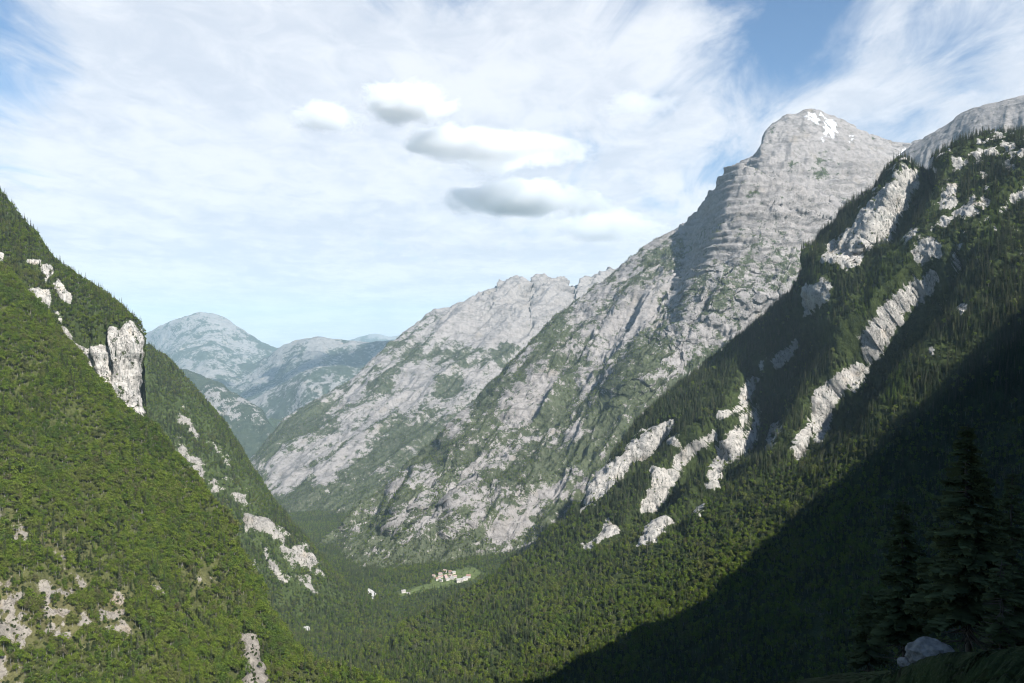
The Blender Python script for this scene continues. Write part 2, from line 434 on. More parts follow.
# ---- second ridge on the left, rock bands ----------------------------------
C_crest = [(0, 270, 2980), (60, 305, 2850), (110, 330, 2700), (145, 350, 2580), (190, 393, 2480), (240, 462, 2380), (280, 517, 2300), (320, 566, 2220), (370, 606, 2150), (440, 645, 2060)]
C_rows = [off(C_crest, -200, 700, -600), off(C_crest, -70, 190, -110), C_crest,
          [(-100, 210, 2620), (-20, 300, 2500), (50, 370, 2380), (95, 420, 2280), (140, 468, 2200), (190, 530, 2110), (230, 580, 2050), (270, 617, 2000), (330, 642, 1960), (410, 668, 1900)],
          [(-160, 320, 2350), (-80, 400, 2250), (0, 460, 2150), (50, 510, 2060), (95, 550, 1990), (140, 600, 1920), (180, 640, 1870), (220, 668, 1820), (285, 692, 1780), (370, 715, 1740)],
          [(-200, 480, 2000), (-120, 520, 1950), (-40, 570, 1880), (20, 610, 1800), (60, 650, 1730), (110, 690, 1670), (150, 720, 1620), (190, 740, 1570), (260, 760, 1530), (340, 780, 1480)]]
P = loft(C_rows, int(330 * Q), int(360 * Q))
px, py, d = proj(P); wx, wy = warp(px, py, P, 4, 50, 18)
rkC = [[(172, 443), (190, 459), (202, 464), (208, 489), (195, 480), (181, 470)], [(213, 477), (223, 484), (223, 494), (211, 490)],
       [(226, 494), (243, 499), (244, 516), (232, 507)], [(239, 515), (264, 523), (287, 540), (283, 547), (266, 538), (256, 541), (244, 531)],
       [(279, 550), (301, 544), (315, 563), (318, 576), (303, 567), (287, 565)], [(263, 555), (273, 566), (289, 586), (279, 586), (268, 570)],
       [(292, 573), (317, 590), (312, 596), (297, 586)], [(239, 557), (257, 574), (254, 582), (242, 573)], [(177, 415), (191, 427), (199, 442), (192, 444), (184, 430)],
       [(150, 425), (160, 436), (172, 452), (164, 452), (154, 440)], [(210, 447), (220, 455), (228, 470), (221, 468)]]
m = poly_mask(wx, wy, rkC, 4.0) * (0.78 + 0.95 * fbm(P[..., 0] / 20, P[..., 1] / 20, P[..., 2] / 26, 4, 28))
m = np.maximum(m, np.clip(poly_mask(wx, wy, rkC, 18) * (0.42 + 1.5 * fbm(P[..., 0] / 22, P[..., 1] / 22, P[..., 2] / 40, 4, 29)), 0, 1))
ac, fl = fall_coords(P, (0.45, 0.9))
h = 22 * ridged(ac / 170, fl / 600, P[..., 2] / 700, 5, 21) + 14 * m
P = disp(P, h)
terrain('mountain_ridge', P, M_mid, 'green wooded ridge crossed by pale rock bands, dropping to the valley floor', 'mountain', dict(rock=np.clip(m, 0, 1), grass=np.full(m.shape, 0.3)))

# ---- valley floor ----------------------------------------------------------
zv = lambda y: np.interp(y, [0, 900, 1300, 1600, 1900, 2150, 2500, 3000, 3600, 4500, 7000, 12000, 45000], [-330, -470, -570, -645, -700, -730, -757, -810, -875, -955, -1040, -1070, -1100])
cx = lambda y: np.interp(y, [0, 900, 1500, 2000, 2500, 3200, 4500, 7000, 12000], [0, -60, -190, -330, -300, -640, -1300, -2300, -4200])
yy = np.concatenate([np.linspace(600, 4200, int(420 * Q)), np.geomspace(4300, 16000, 60)])
xx = np.linspace(-1, 1, int(260 * Q)); xx = np.sign(xx) * np.abs(xx) ** 1.5 * 1100
Y, X = np.meshgrid(yy, xx, indexing='ij')
grow = np.interp(Y, [0, 3500, 16000], [1, 1.2, 3.5])
P = np.stack([cx(Y) + X * grow, Y, zv(Y) + (np.abs(X) / 330) ** 2 * 28], -1)
px, py, d = proj(P)
P[..., 2] += 9 * fbm(P[..., 0] / 160, P[..., 1] / 160, 0 * d, 4, 51)
P[..., 2] += 26 * np.exp(-(((P[..., 0] + 175) / 210) ** 2 + ((P[..., 1] - 2640) / 190) ** 2))    # terrace of the village
px, py, d = proj(P); wx, wy = warp(px, py, P, 1.5, 60, 53)
mead = [[(430, 583), (436, 576), (452, 571), (462, 569), (472, 566), (484, 573), (476, 579), (464, 583), (446, 588), (425, 592), (400, 597), (398, 592), (414, 588)]]
m_me = poly_mask(wx, wy, mead, 1.2)
grv = [[(368, 588), (374, 591), (377, 594), (374, 598), (376, 601), (371, 603), (372, 597), (368, 593)], [(303, 627), (310, 626), (311, 631), (305, 631)]]
m_gr = poly_mask(wx, wy, grv, 0.8)
terrain('valley_floor', P, M_valley, 'wooded valley floor with a light green meadow around the village', 'valley',
        dict(grass=np.maximum(m_me, 0.15), scree=m_gr))
MEADOW = mead

# ---- right spur: forest apron below ribs of white cliffs -------------------
E0 = [(1400, 60, 1450), (1250, 85, 1620), (1100, 108, 1820), (1024, 131, 1900), (985, 140, 1930), (940, 154, 1960), (905, 164, 2010), (872, 194, 2060), (840, 221, 2110), (816, 247, 2170), (798, 290, 2230),
      (757, 325, 2270), (705, 368, 2270), (648, 418, 2180), (590, 486, 2050), (530, 552, 1950), (470, 593, 1850), (400, 632, 1700), (340, 664, 1560)]
E1 = [(1560, 200, 1100), (1360, 225, 1300), (1200, 240, 1480), (1090, 250, 1590), (1035, 262, 1640), (990, 270, 1680), (945, 285, 1720), (905, 305, 1755), (870, 330, 1790), (842, 355, 1815), (812, 385, 1850),
      (772, 408, 1890), (725, 434, 1910), (680, 475, 1880), (630, 535, 1810), (570, 580, 1750), (508, 612, 1690), (430, 648, 1580), (365, 675, 1470)]
E2 = [(1800, 380, 800), (1540, 400, 960), (1330, 410, 1110), (1180, 412, 1220), (1110, 415, 1280), (1050, 422, 1330), (985, 448, 1375), (930, 460, 1410), (880, 472, 1450), (845, 490, 1485), (805, 512, 1520),
      (760, 532, 1550), (705, 560, 1575), (655, 590, 1570), (595, 620, 1540), (530, 640, 1490), (465, 662, 1430), (392, 692, 1340), (340, 705, 1265)]
E3 = [(2000, 600, 560), (1760, 600, 680), (1500, 600, 790), (1310, 592, 890), (1220, 592, 930), (1140, 592, 970), (1050, 600, 1005), (970, 610, 1035), (900, 622, 1065), (860, 635, 1090), (815, 645, 1120),
      (765, 652, 1160), (700, 660, 1220), (640, 665, 1280), (578, 672, 1330), (522, 680, 1350), (464, 696, 1320), (410, 715, 1260), (360, 728, 1170)]
E4 = [(2100, 950, 360), (1950, 920, 440), (1680, 885, 550), (1440, 850, 640), (1320, 840, 675), (1220, 830, 705), (1120, 822, 730), (1030, 818, 755), (950, 812, 780), (890, 806, 805), (840, 800, 830),
      (780, 792, 870), (710, 782, 930), (640, 772, 990), (575, 762, 1050), (515, 756, 1110), (462, 762, 1130), (415, 772, 1120), (375, 785, 1060)]
E_rows = [off(E0, 420, 520, -560), off(E0, 110, 150, -85), E0, E1, E2, E3, E4]
P = loft(E_rows, int(660 * Q), int(680 * Q))
px, py, d = proj(P); wx, wy = warp(px, py, P, 3.5, 45, 61)
fx, fy = warp(px, py, P, 4.0, 22, 67)
rkE = [[(632, 441), (644, 432), (658, 429), (671, 422), (676, 428), (662, 441), (653, 454), (644, 460), (634, 462), (626, 473), (615, 485), (605, 497), (589, 508), (581, 515), (585, 497), (586, 485), (593, 475), (611, 461), (628, 452)],
       [(681, 449), (697, 439), (715, 429), (717, 437), (700, 450), (687, 461), (676, 473), (671, 487), (667, 500), (654, 512), (640, 515), (642, 504), (652, 489), (652, 468), (672, 467)],
       [(669, 446), (672, 438), (679, 438), (677, 448)], [(646, 526), (658, 520), (669, 523), (665, 534), (654, 545), (640, 547), (646, 536)],
       [(609, 519), (621, 532), (609, 539), (583, 552), (582, 545), (599, 536)],
       [(716, 424), (716, 416), (730, 411), (740, 404), (738, 393), (751, 379), (760, 375), (756, 388), (747, 405), (734, 415), (722, 420)],
       [(773, 370), (773, 359), (780, 350), (792, 344), (799, 341), (793, 357), (780, 370)], [(762, 362), (768, 355), (763, 368), (759, 371)],
       [(760, 400), (749, 411), (738, 423), (726, 436), (716, 455), (710, 470), (706, 487), (719, 491), (724, 468), (742, 461), (751, 447), (757, 428)],
       [(694, 519), (703, 505), (711, 503), (702, 519)], [(767, 439), (771, 427), (781, 423), (787, 428), (778, 440), (771, 456), (766, 448)],
       [(793, 448), (798, 435), (812, 421), (812, 402), (818, 387), (837, 375), (853, 364), (867, 360), (862, 379), (856, 391), (845, 399), (830, 409), (829, 424), (825, 440), (818, 448), (814, 435), (806, 456), (798, 461), (792, 456)],
       [(857, 338), (868, 329), (896, 329), (886, 342), (874, 352), (868, 360), (864, 350)],
       [(934, 271), (938, 279), (925, 299), (906, 313), (894, 329), (887, 343), (873, 355), (864, 374), (862, 330), (878, 310), (892, 297), (911, 280), (927, 272)],
       [(822, 259), (831, 243), (845, 235), (855, 222), (861, 210), (878, 195), (887, 185), (904, 173), (914, 170), (911, 184), (907, 205), (896, 226), (886, 238), (872, 254), (861, 267), (845, 271), (825, 263)],
       [(803, 318), (803, 287), (825, 283), (834, 286), (829, 299), (818, 308)], [(940, 198), (948, 180), (956, 180), (956, 198), (946, 210), (936, 207)],
       [(952, 212), (965, 202), (976, 189), (977, 217), (965, 221)], [(953, 157), (961, 157), (961, 168), (953, 168)], [(1009, 151), (1030, 148), (1030, 159), (1012, 158)],
       [(985, 148), (996, 147), (995, 154), (986, 155)], [(910, 250), (930, 236), (942, 243), (938, 257), (918, 266)], [(952, 252), (965, 243), (956, 273)],
       [(959, 308), (969, 304), (963, 322)], [(929, 348), (935, 345), (937, 357), (931, 362)], [(1010, 195), (1030, 188), (1030, 200), (1012, 203)]]
vegE = [[(645, 458), (654, 455), (652, 464), (644, 468)], [(742, 424), (752, 418), (749, 436), (738, 446)], [(838, 395), (852, 385), (849, 396), (840, 402)]]
g = np.zeros(px.shape)
GUL = [([(676, 434), (658, 453), (645, 463), (626, 477), (612, 490)], 7, 20, -34, 1),
       ([(730, 436), (714, 454), (698, 462), (685, 474), (675, 487), (669, 503), (657, 514), (646, 526)], 9, 30, -52, 1),
       ([(820, 325), (806, 348), (790, 372), (772, 394), (764, 412), (757, 432), (748, 454), (738, 470)], 18, 48, -78, 1),
       ([(740, 470), (726, 478), (712, 492), (694, 502), (680, 522), (668, 538)], 8, 26, -34, 1),
       ([(962, 285), (940, 300), (912, 322), (892, 345), (876, 362), (866, 380), (858, 398), (846, 416), (832, 430), (822, 452)], 16, 60, -95, 1),
       ([(938, 160), (924, 178), (916, 196), (906, 214), (894, 236), (880, 256)], 9, 34, -60, 1),
       ([(962, 252), (950, 276), (940, 296)], 6, 24, -40, 1),
       ([(786, 372), (775, 380), (764, 396)], 6, 14, -18, 1),
       ([(768, 455), (775, 440), (790, 425), (800, 412)], 6, 24, -34, 1),
       ([(405, 610), (401, 622), (396, 640), (391, 664)], 6, 10, -30, 1),
       ([(585, 482), (581, 512), (560, 530)], 5, 8, -18, 1)]
for L, ws, wf, dp, sd in GUL:
    dp *= 1.6; L = [(p[0] + 0.13 * dp, p[1] + 0.16 * dp) for p in L]
    sel = (wx > min(p[0] for p in L) - 75) & (wx < max(p[0] for p in L) + 75) & (wy > min(p[1] for p in L) - 75) & (wy < max(p[1] for p in L) + 75)
    if sel.any(): g[sel] += gully(wx[sel], wy[sel], L, ws, wf, dp, sd)
LED = [([(824, 240), (815, 262), (814, 290), (814, 322), (806, 340)], 3.5, 60, 75, -1),
       ([(716, 400), (700, 425), (676, 440), (660, 436)], 3, 30, 14, -1)]
for L, we, wb, hh, sd in LED:
    sel = (wx > min(p[0] for p in L) - 90) & (wx < max(p[0] for p in L) + 90) & (wy > min(p[1] for p in L) - 90) & (wy < max(p[1] for p in L) + 90)
    if sel.any(): g[sel] += ledge(wx[sel], wy[sel], L, we, wb, hh, sd)
P = disp(P, g, (-0.6, -0.25, 0.76))
px, py, d = proj(P); wx, wy = warp(px, py, P, 3.5, 45, 61)
fx, fy = warp(px, py, P, 4.5, 15, 67)
m = poly_mask(fx, fy, rkE, 2.4)
m = m * (1 - 0.9 * poly_mask(fx, fy, vegE, 1.5))
nz = fbm(P[..., 0] / 22, P[..., 1] / 22, P[..., 2] / 40, 4, 63)
m_rock = np.clip(m * (1.0 + 0.55 * nz + 0.40 * fbm(P[..., 0] / 12 , P[..., 1] / 12, P[..., 2] / 40, 3, 68) + 0.35 * fbm(P[..., 0] / 8, P[..., 1] / 8, P[..., 2] / 14, 3, 66)), 0, 1)
# broken mixture of rock and trees around the cliffs
halo = poly_mask(wx, wy, rkE, 12)
m_rock = np.maximum(m_rock, np.clip(halo * (0.33 + 1.35 * fbm(P[..., 0] / 15, P[..., 1] / 15, P[..., 2] / 30, 3, 64)), 0, 1))
upz = sstep(330, 180, py) * sstep(830, 900, px)
m_rock = np.maximum(m_rock, np.clip(upz * (2.0 * fbm(P[..., 0] / 26, P[..., 1] / 26, P[..., 2] / 45, 4, 65) - 0.08), 0, 0.9))
ac, fl = fall_coords(P, (0.30, -0.95))
up = sstep(600, 380, py)
nA = ridged(ac / 120, fl / 420, P[..., 2] / 420, 5, 71)
h = (6 + 12 * up) * nA + 6 * fbm(P[..., 0] / 45, P[..., 1] / 45, P[..., 2] / 45, 3, 73)
h = h + m_rock * (8.5 * ridged(P[..., 0] / 26, P[..., 1] / 26, P[..., 2] / 80, 4, 74) + 4.0 * fbm(P[..., 0] / 9, P[..., 1] / 9, P[..., 2] / 9, 3, 75))
crestfade = 1.0
P = disp(P, h)
terrain('mountain_ridge', P, M_near, 'dark forested spur with white cliff ribs and a deep shadow at its foot', 'mountain',
        dict(rock=m_rock, grass=np.full(m.shape, 0.1)))

# ---- the hillside the view is taken from, right of the camera and behind ---
H_rows = [[('w', 1900, 1300, 300), ('w', 1750, 1000, 200), ('w', 1560, 780, 150), ('w', 1300, 520, 100), ('w', 1050, 300, 60), ('w', 820, -160, 40), ('w', 620, -700, 40)],
          [('w', 1500, 1350, 640), ('w', 1310, 1110, 480), ('w', 1164, 910, 420), ('w', 930, 680, 350), ('w', 706, 461, 300), ('w', 420, 120, 240), ('w', 150, -300, 200)],
          [('w', 1160, 1160, 150), ('w', 1020, 960, 120), ('w', 860, 760, 90), ('w', 650, 540, 60), ('w', 440, 330, 40), ('w', 220, 80, 30), ('w', 0, -200, 40)],
          [('w', 960, 1030, -150), ('w', 800, 820, -165), ('w', 620, 610, -160), ('w', 420, 410, -135), ('w', 240, 230, -95), ('w', 74, 46, -15), ('w', -60, -90, -4)],
          [('w', 640, 920, -420), ('w', 500, 700, -370), ('w', 350, 480, -290), ('w', 200, 280, -195), ('w', 92, 135, -95), ('w', 30, 48, -34), ('w', -130, -40, -30)],
          [('w', 470, 850, -520), ('w', 340, 640, -460), ('w', 210, 420, -370), ('w', 100, 230, -260), ('w', 30, 105, -150), ('w', -22, 25, -62), ('w', -220, 30, -80)],
          [('w', 300, 760, -640), ('w', 180, 560, -600), ('w', 60, 350, -520), ('w', -20, 170, -380), ('w', -70, 60, -240), ('w', -120, 0, -160), ('w', -330, 60, -200)]]
EP = BODIES['dark forested spur with white cliff ribs and a deep shadow at its foot']['P'].reshape(-1, 3); epx, epy, ed = proj(EP)
H_rows[1] = [('w', 1560, 1340, 640)]
for bx, by, bt in [(1004, 356, 720), (935, 412, 820), (842, 486, 900), (765, 560, 960), (690, 612, 1000), (560, 680, 1080), (430, 745, 1100)]:  # unseen crest shaped so its shadow edge lands along these spur points
    i_ = np.argmin((epx - bx) ** 2 + (epy - by) ** 2 + np.where(ed > 1720, 1e6, 0))
    H_rows[1].append(('w',) + tuple(EP[i_] + SUN * bt))
H_rows[1] = H_rows[1][:-1] + [('w', 240, -360, 470)]  # end of the unseen crest raised to keep sun off the near spruces
H_rows = [r if len(r) == 8 else [r[0], ('w',) + tuple(0.5 * (np.array(r[0][1:]) + np.array(r[1][1:])))] + r[1:] for r in H_rows]
print('ridge', [tuple(round(v) for v in q[1:]) for q in H_rows[1]])
P = loft(H_rows, int(220 * Q), int(220 * Q))
h = (10 * ridged(P[..., 0] / 130, P[..., 1] / 130, P[..., 2] / 200, 4, 81) + 34 * fbm(P[..., 0] / 90, P[..., 1] / 90, P[..., 2] / 90, 4, 82)) * sstep(40, 300, np.hypot(P[..., 0], P[..., 1])) + 2.0 * fbm(P[..., 0] / 14, P[..., 1] / 14, P[..., 2] / 14, 4, 83)
P = disp(P, h)
kr = np.hypot((P[..., 0] - 40) / 18, (P[..., 1] - 74) / 34); kw = 1 - sstep(0.85, 1.7, kr)      # the near shoulder the big spruces stand on
P[..., 2] += kw * (-22.4 - 0.5 * (P[..., 1] - 56) + 0.15 * (P[..., 0] - 31) + 1.2 * fbm(P[..., 0] / 9, P[..., 1] / 9, 0 * P[..., 0], 3, 86) - P[..., 2])
rk = np.clip(0.25 + 0.9 * fbm(P[..., 0] / 18, P[..., 1] / 18, P[..., 2] / 18, 3, 84), 0, 1) * (1 - kw)
terrain('hillside', P, M_near, 'shaded wooded hillside falling away at the lower right', 'hillside', dict(rock=rk, grass=np.full(rk.shape, 0.1)))

# ---- main massif -----------------------------------------------------------
def sq(row, k=0.75, base=2700):
    return [(p[0], p[1], base + (p[2] - base) * k) if p[0] != 'w' and p[2] > base else p for p in row]
M0 = sq([(1000, 133, 6900), (935, 142, 6600), (905, 146, 6450), (880, 139, 6300), (858, 132, 6150), (838, 122, 6050), (812, 115, 6000), (787, 120, 5950), (767, 131, 5900), (756, 153, 5850), (733, 173, 5760), (712, 197, 5680), (686, 226, 5600),
         (650, 244, 5500), (600, 285, 5300), (560, 315, 5100), (510, 366, 4800), (450, 429, 4400), (395, 479, 4000), (340, 531, 3600), (300, 561, 3300)])
M1 = sq([(1050, 235, 5600), (985, 236, 5450), (945, 236, 5350), (905, 234, 5250), (872, 232, 5180), (842, 234, 5120), (812, 238, 5060), (785, 243, 5000), (762, 250, 4950), (742, 258, 4900), (716, 272, 4830), (695, 285, 4780), (672, 300, 4720),
         (635, 322, 4630), (588, 355, 4490), (545, 388, 4350), (492, 425, 4150), (432, 470, 3900), (382, 510, 3650), (332, 546, 3400), (292, 576, 3200)])
M2 = sq([(1050, 345, 4500), (980, 345, 4400), (930, 345, 4320), (890, 345, 4250), (855, 346, 4200), (825, 349, 4150), (795, 352, 4100), (768, 356, 4050), (745, 361, 4010), (725, 366, 3970), (700, 376, 3920), (680, 384, 3890), (660, 392, 3860),
         (625, 408, 3820), (582, 430, 3770), (545, 450, 3720), (505, 472, 3660), (458, 499, 3570), (412, 526, 3440), (366, 547, 3290), (325, 568, 3150)])
M3 = sq([(1050, 450, 3600), (970, 452, 3520), (910, 454, 3460), (865, 455, 3420), (825, 455, 3390), (795, 456, 3370), (765, 457, 3340), (738, 459, 3320), (715, 461, 3300), (695, 464, 3280), (672, 468, 3260), (655, 471, 3245), (638, 475, 3230),
         (605, 484, 3205), (565, 499, 3165), (530, 513, 3120), (490, 530, 3070), (450, 545, 3020), (408, 560, 2960), (366, 575, 2905), (325, 590, 2850)])
M4 = [(1050, 560, 2950), (970, 560, 2900), (910, 560, 2870), (865, 560, 2850), (825, 560, 2840), (795, 560, 2830), (765, 561, 2820), (738, 562, 2810), (715, 563, 2800), (695, 564, 2790), (672, 565, 2785), (655, 566, 2780), (638, 567, 2775),
      (605, 569, 2765), (565, 573, 2750), (530, 577, 2735), (490, 582, 2715), (450, 587, 2690), (408, 594, 2665), (366, 603, 2640), (325, 615, 2600)]
M_rows = [off(M0, 700, 1500, -1500), off(M0, 180, 330, -210), M0, M1, M2, M3, M4, off(M4, 0, -200, -90)]
P = loft(M_rows, int(640 * Q), int(760 * Q))
px, py, d = proj(P); wx, wy = warp(px, py, P, 4.0, 160, 91)
fx, fy = warp(px, py, P, 2.0, 60, 94)
ac, fl = fall_coords(P, (0.82, -0.57))
low = sstep(230, 460, py)
summit = sstep(260, 200, py)
g = np.zeros(px.shape)
LEDM = [([(714, 172), (706, 196), (702, 215), (699, 238), (692, 280), (680, 330), (668, 380)], 10.5, 240, 500, -1, (0.08, 0.85)),
        ([(697, 205), (690, 222), (688, 236)], 3, 12, 60, -1),
        ([(450, 398), (445, 424), (438, 442), (424, 475)], 6, 60, 95, -1, (0.25, 0.6)), ([(418, 455), (411, 478), (405, 492), (390, 530)], 5, 50, 115, -1, (0.2, 0.6)),
        ([(396, 474), (389, 498), (384, 512), (368, 545)], 5, 42, 105, -1, (0.2, 0.6)), ([(410, 492), (403, 513), (400, 530), (388, 558)], 5, 42, 110, -1, (0.2, 0.6)),
        ([(362, 474), (352, 496), (346, 508), (332, 535)], 4, 46, 95, -1, (0.2, 0.6)), ([(342, 492), (335, 510), (326, 530)], 3, 30, 60, -1, (0.2, 0.6)),
        ([(474, 486), (463, 512), (456, 530), (440, 560)], 5, 44, 85, -1, (0.2, 0.6)), ([(430, 500), (424, 518), (414, 545)], 4, 30, 60, -1, (0.2, 0.6)), ([(640, 350), (632, 368), (622, 392), (604, 425)], 6, 60, 120, -1, (0.2, 0.6)),
        ([(560, 318), (520, 352), (495, 385), (462, 420)], 5, 60, 80, -1)]
for L, we, wb, hh, sd, *ef in LEDM:
    sel = (fx > min(p[0] for p in L) - 80) & (fx < max(p[0] for p in L) + 260) & (fy > min(p[1] for p in L) - 70) & (fy < max(p[1] for p in L) + 70)
    if sel.any(): g[sel] += ledge(fx[sel], fy[sel], L, we, wb, hh, sd, *ef)
# ribs and couloirs down the fall line, ledges across it near the top
rib = ridged(ac / 330, fl / 1500, P[..., 2] / 1600, 6, 95)
rib2 = ridged(ac / 120 + 0.6 * rib, fl / 420, P[..., 2] / 420, 5, 96)
rough = fbm(P[..., 0] / 60, P[..., 1] / 60, P[..., 2] / 60, 5, 97)
zw = P[..., 2] + 16 * fbm(P[..., 0] / 400, P[..., 1] / 400, P[..., 2] / 400, 3, 98) + 0.06 * P[..., 0]
terr = np.mod(zw / 46.0, 1.0); terr = sstep(0.0, 0.75, terr) * (1 - sstep(0.86, 1.0, terr))
terr2 = np.mod(zw / 21.0 + 0.3, 1.0); terr2 = sstep(0.0, 0.7, terr2) * (1 - sstep(0.8, 1.0, terr2))
band = sstep(152, 172, py) * sstep(330, 240, py) * sstep(640, 720, px)
crest = sstep(0, 30, np.abs(np.arange(P.shape[0])[:, None] - np.argmin(np.abs(proj(P)[1][:, P.shape[1] // 3] - 112)) + 0 * px))
cr = np.array(sorted([(p[0], p[1]) for p in M0])); below = py - np.interp(px, cr[:, 0], cr[:, 1])
dn = sstep(4, 60, below)
spur = ridged(ac / 850, fl / 4200, P[..., 2] / 4200, 3, 99)
h = 140 * spur * sstep(10, 120, below) * (1 - 0.6 * band) + 62 * rib * (1 - 0.7 * band) * (0.12 + 0.88 * dn) + 46 * rib2 * (1 - 0.4 * band) * (0.2 + 0.8 * dn) + 22 * rough
h = h + band * (24 * terr + 12 * terr2) * (0.35 + 0.9 * np.clip(0.5 + fbm(P[..., 0] / 140, P[..., 1] / 140, P[..., 2] / 60, 3, 107), 0, 1.2))
P = disp(P, g, (-0.05, -1.0, 0.05)); P = disp(P, h)
n = normals(P)
vz = n[..., 2]
# where trees and grass hold: gentler ground, hollows, low down
nv = fbm(P[..., 0] / 190, P[..., 1] / 190, P[..., 2] / 190, 5, 101)
nv2 = fbm(ac / 90, fl / 420, P[..., 2] / 420, 5, 102)
nv3 = fbm(P[..., 0] / 45, P[..., 1] / 45, P[..., 2] / 45, 4, 109)
veg = 0.38 + 0.52 * low + 0.42 * nv + 0.75 * nv2 + 0.65 * nv3 - 0.30 * rib2 * (1 - 0.4 * low) - 0.25 * spur - 0.62 * summit + 0.5 * (vz - 0.62)
vegM = [[(722, 170), (742, 166), (744, 195), (724, 198)], [(716, 204), (738, 203), (740, 219), (718, 220)], [(758, 177), (774, 180), (772, 193), (760, 193)], [(786, 168), (793, 168), (792, 178), (785, 178)],
        [(814, 152), (822, 153), (822, 166), (813, 165)], [(813, 168), (824, 170), (825, 186), (806, 185)], [(770, 205), (784, 210), (790, 224), (772, 220)],
        [(690, 240), (716, 238), (765, 240), (780, 300), (760, 350), (720, 345), (690, 300)],
        [(520, 330), (560, 318), (580, 325), (570, 345), (530, 355), (500, 372), (480, 392), (500, 365)],
        [(466, 502), (498, 479), (541, 453), (600, 436), (595, 459), (546, 483), (509, 496), (480, 515)],
        [(560, 545), (600, 500), (560, 500), (520, 540)], [(640, 400), (700, 350), (730, 330), (700, 380), (600, 450), (590, 440)],
        [(400, 448), (440, 440), (455, 450), (420, 475)], [(280, 560), (420, 545), (470, 560), (560, 545), (540, 600), (300, 640)]]
rkM = [[(600, 448), (560, 466), (535, 472), (520, 480), (487, 500), (455, 532), (425, 556), (410, 566), (406, 563), (428, 541), (448, 518), (453, 492), (470, 472), (500, 452), (540, 438), (580, 430)],
       [(572, 487), (537, 497), (507, 511), (492, 548), (498, 552), (525, 529), (543, 509), (566, 493)], [(468, 516), (490, 503), (509, 498), (500, 510), (478, 528)],
       [(447, 412), (470, 395), (475, 425), (460, 440), (449, 440)], [(416, 465), (436, 466), (434, 488), (416, 490)], [(392, 484), (408, 470), (408, 486), (394, 505)],
       [(406, 500), (430, 502), (436, 515), (410, 530)], [(357, 478), (400, 455), (412, 444), (396, 470), (372, 492), (354, 504)], [(320, 520), (342, 515), (340, 528), (322, 534)],
       [(610, 330), (650, 300), (665, 330), (640, 350), (612, 370)], [(792, 285), (806, 296), (745, 338), (705, 366), (655, 402), (640, 398), (690, 352), (740, 312)], [(500, 400), (540, 360), (560, 380), (530, 430), (500, 440)]]
lean = poly_mask(wx, wy, vegM, 8) + 2.6 * poly_mask(fx, fy, vegM[:7], 4) * (0.5 + nv3); leanr = poly_mask(fx, fy, rkM, 4)
veg = veg + 0.26 * lean - 0.62 * leanr
rock = np.clip(0.5 - (veg - 0.5) * 0.9, 0, 1)
grass = np.clip(0.25 + 1.1 * fbm(P[..., 0] / 240, P[..., 1] / 240, P[..., 2] / 240, 4, 103) + 0.25 * low, 0, 1)
snowM = [[(803, 118), (808, 114), (814, 112), (826, 115), (836, 123), (838, 129), (832, 131), (842, 130), (834, 137), (826, 141), (820, 146), (818, 144), (822, 133), (826, 130), (816, 125)],
         [(848, 134), (857, 136), (850, 145), (847, 142)], [(894, 160), (904, 148), (908, 150), (898, 164)]]
qx, qy = warp(px, py, P, 1.2, 30, 105)
snow = np.clip(poly_mask(qx, qy, snowM, 2.0) * (0.60 + 1.35 * fbm(P[..., 0] / 24, P[..., 1] / 24, P[..., 2] / 50, 4, 106)), 0, 1)
terrain('mountain', P, M_big, 'high grey limestone mountain with a domed summit and a snow patch', 'mountain', dict(rock=rock, grass=grass, snow=snow))

# ---- bare shoulder to the right of the summit ------------------------------
G0 = [(890, 165, 5100), (905, 151, 5000), (925, 138, 4880), (945, 127, 4760), (965, 113, 4640), (990, 105, 4500), (1024, 97, 4350), (1090, 80, 4100), (1180, 90, 3900)]
G1 = [(880, 205, 4600), (900, 198, 4500), (920, 190, 4400), (942, 182, 4300), (965, 172, 4200), (992, 165, 4080), (1026, 160, 3950), (1095, 150, 3750), (1190, 150, 3600)]
G2 = [(870, 300, 3900), (895, 295, 3850), (918, 290, 3800), (942, 285, 3700), (968, 280, 3600), (998, 275, 3500), (1030, 270, 3400), (1100, 260, 3250), (1200, 250, 3100)]
P = loft([off(G0, 500, 900, -900), off(G0, 120, 220, -120), G0, G1, G2], int(170 * Q), int(220 * Q))
ac, fl = fall_coords(P, (0.75, -0.66))
px, py, d = proj(P)
h = 46 * ridged(ac / 110, fl / 700, P[..., 2] / 700, 4, 111) * sstep(0, 60, py - np.interp(px, [p[0] for p in G0], [p[1] for p in G0]) + 12) + 9 * fbm(P[..., 0] / 50, P[..., 1] / 50, P[..., 2] / 50, 4, 112)
P = disp(P, h)
terrain('mountain', P, M_big, 'bare grey rock shoulder with parallel gullies right of the snowy summit', 'mountain', dict(rock=np.full(px.shape, 0.95)))

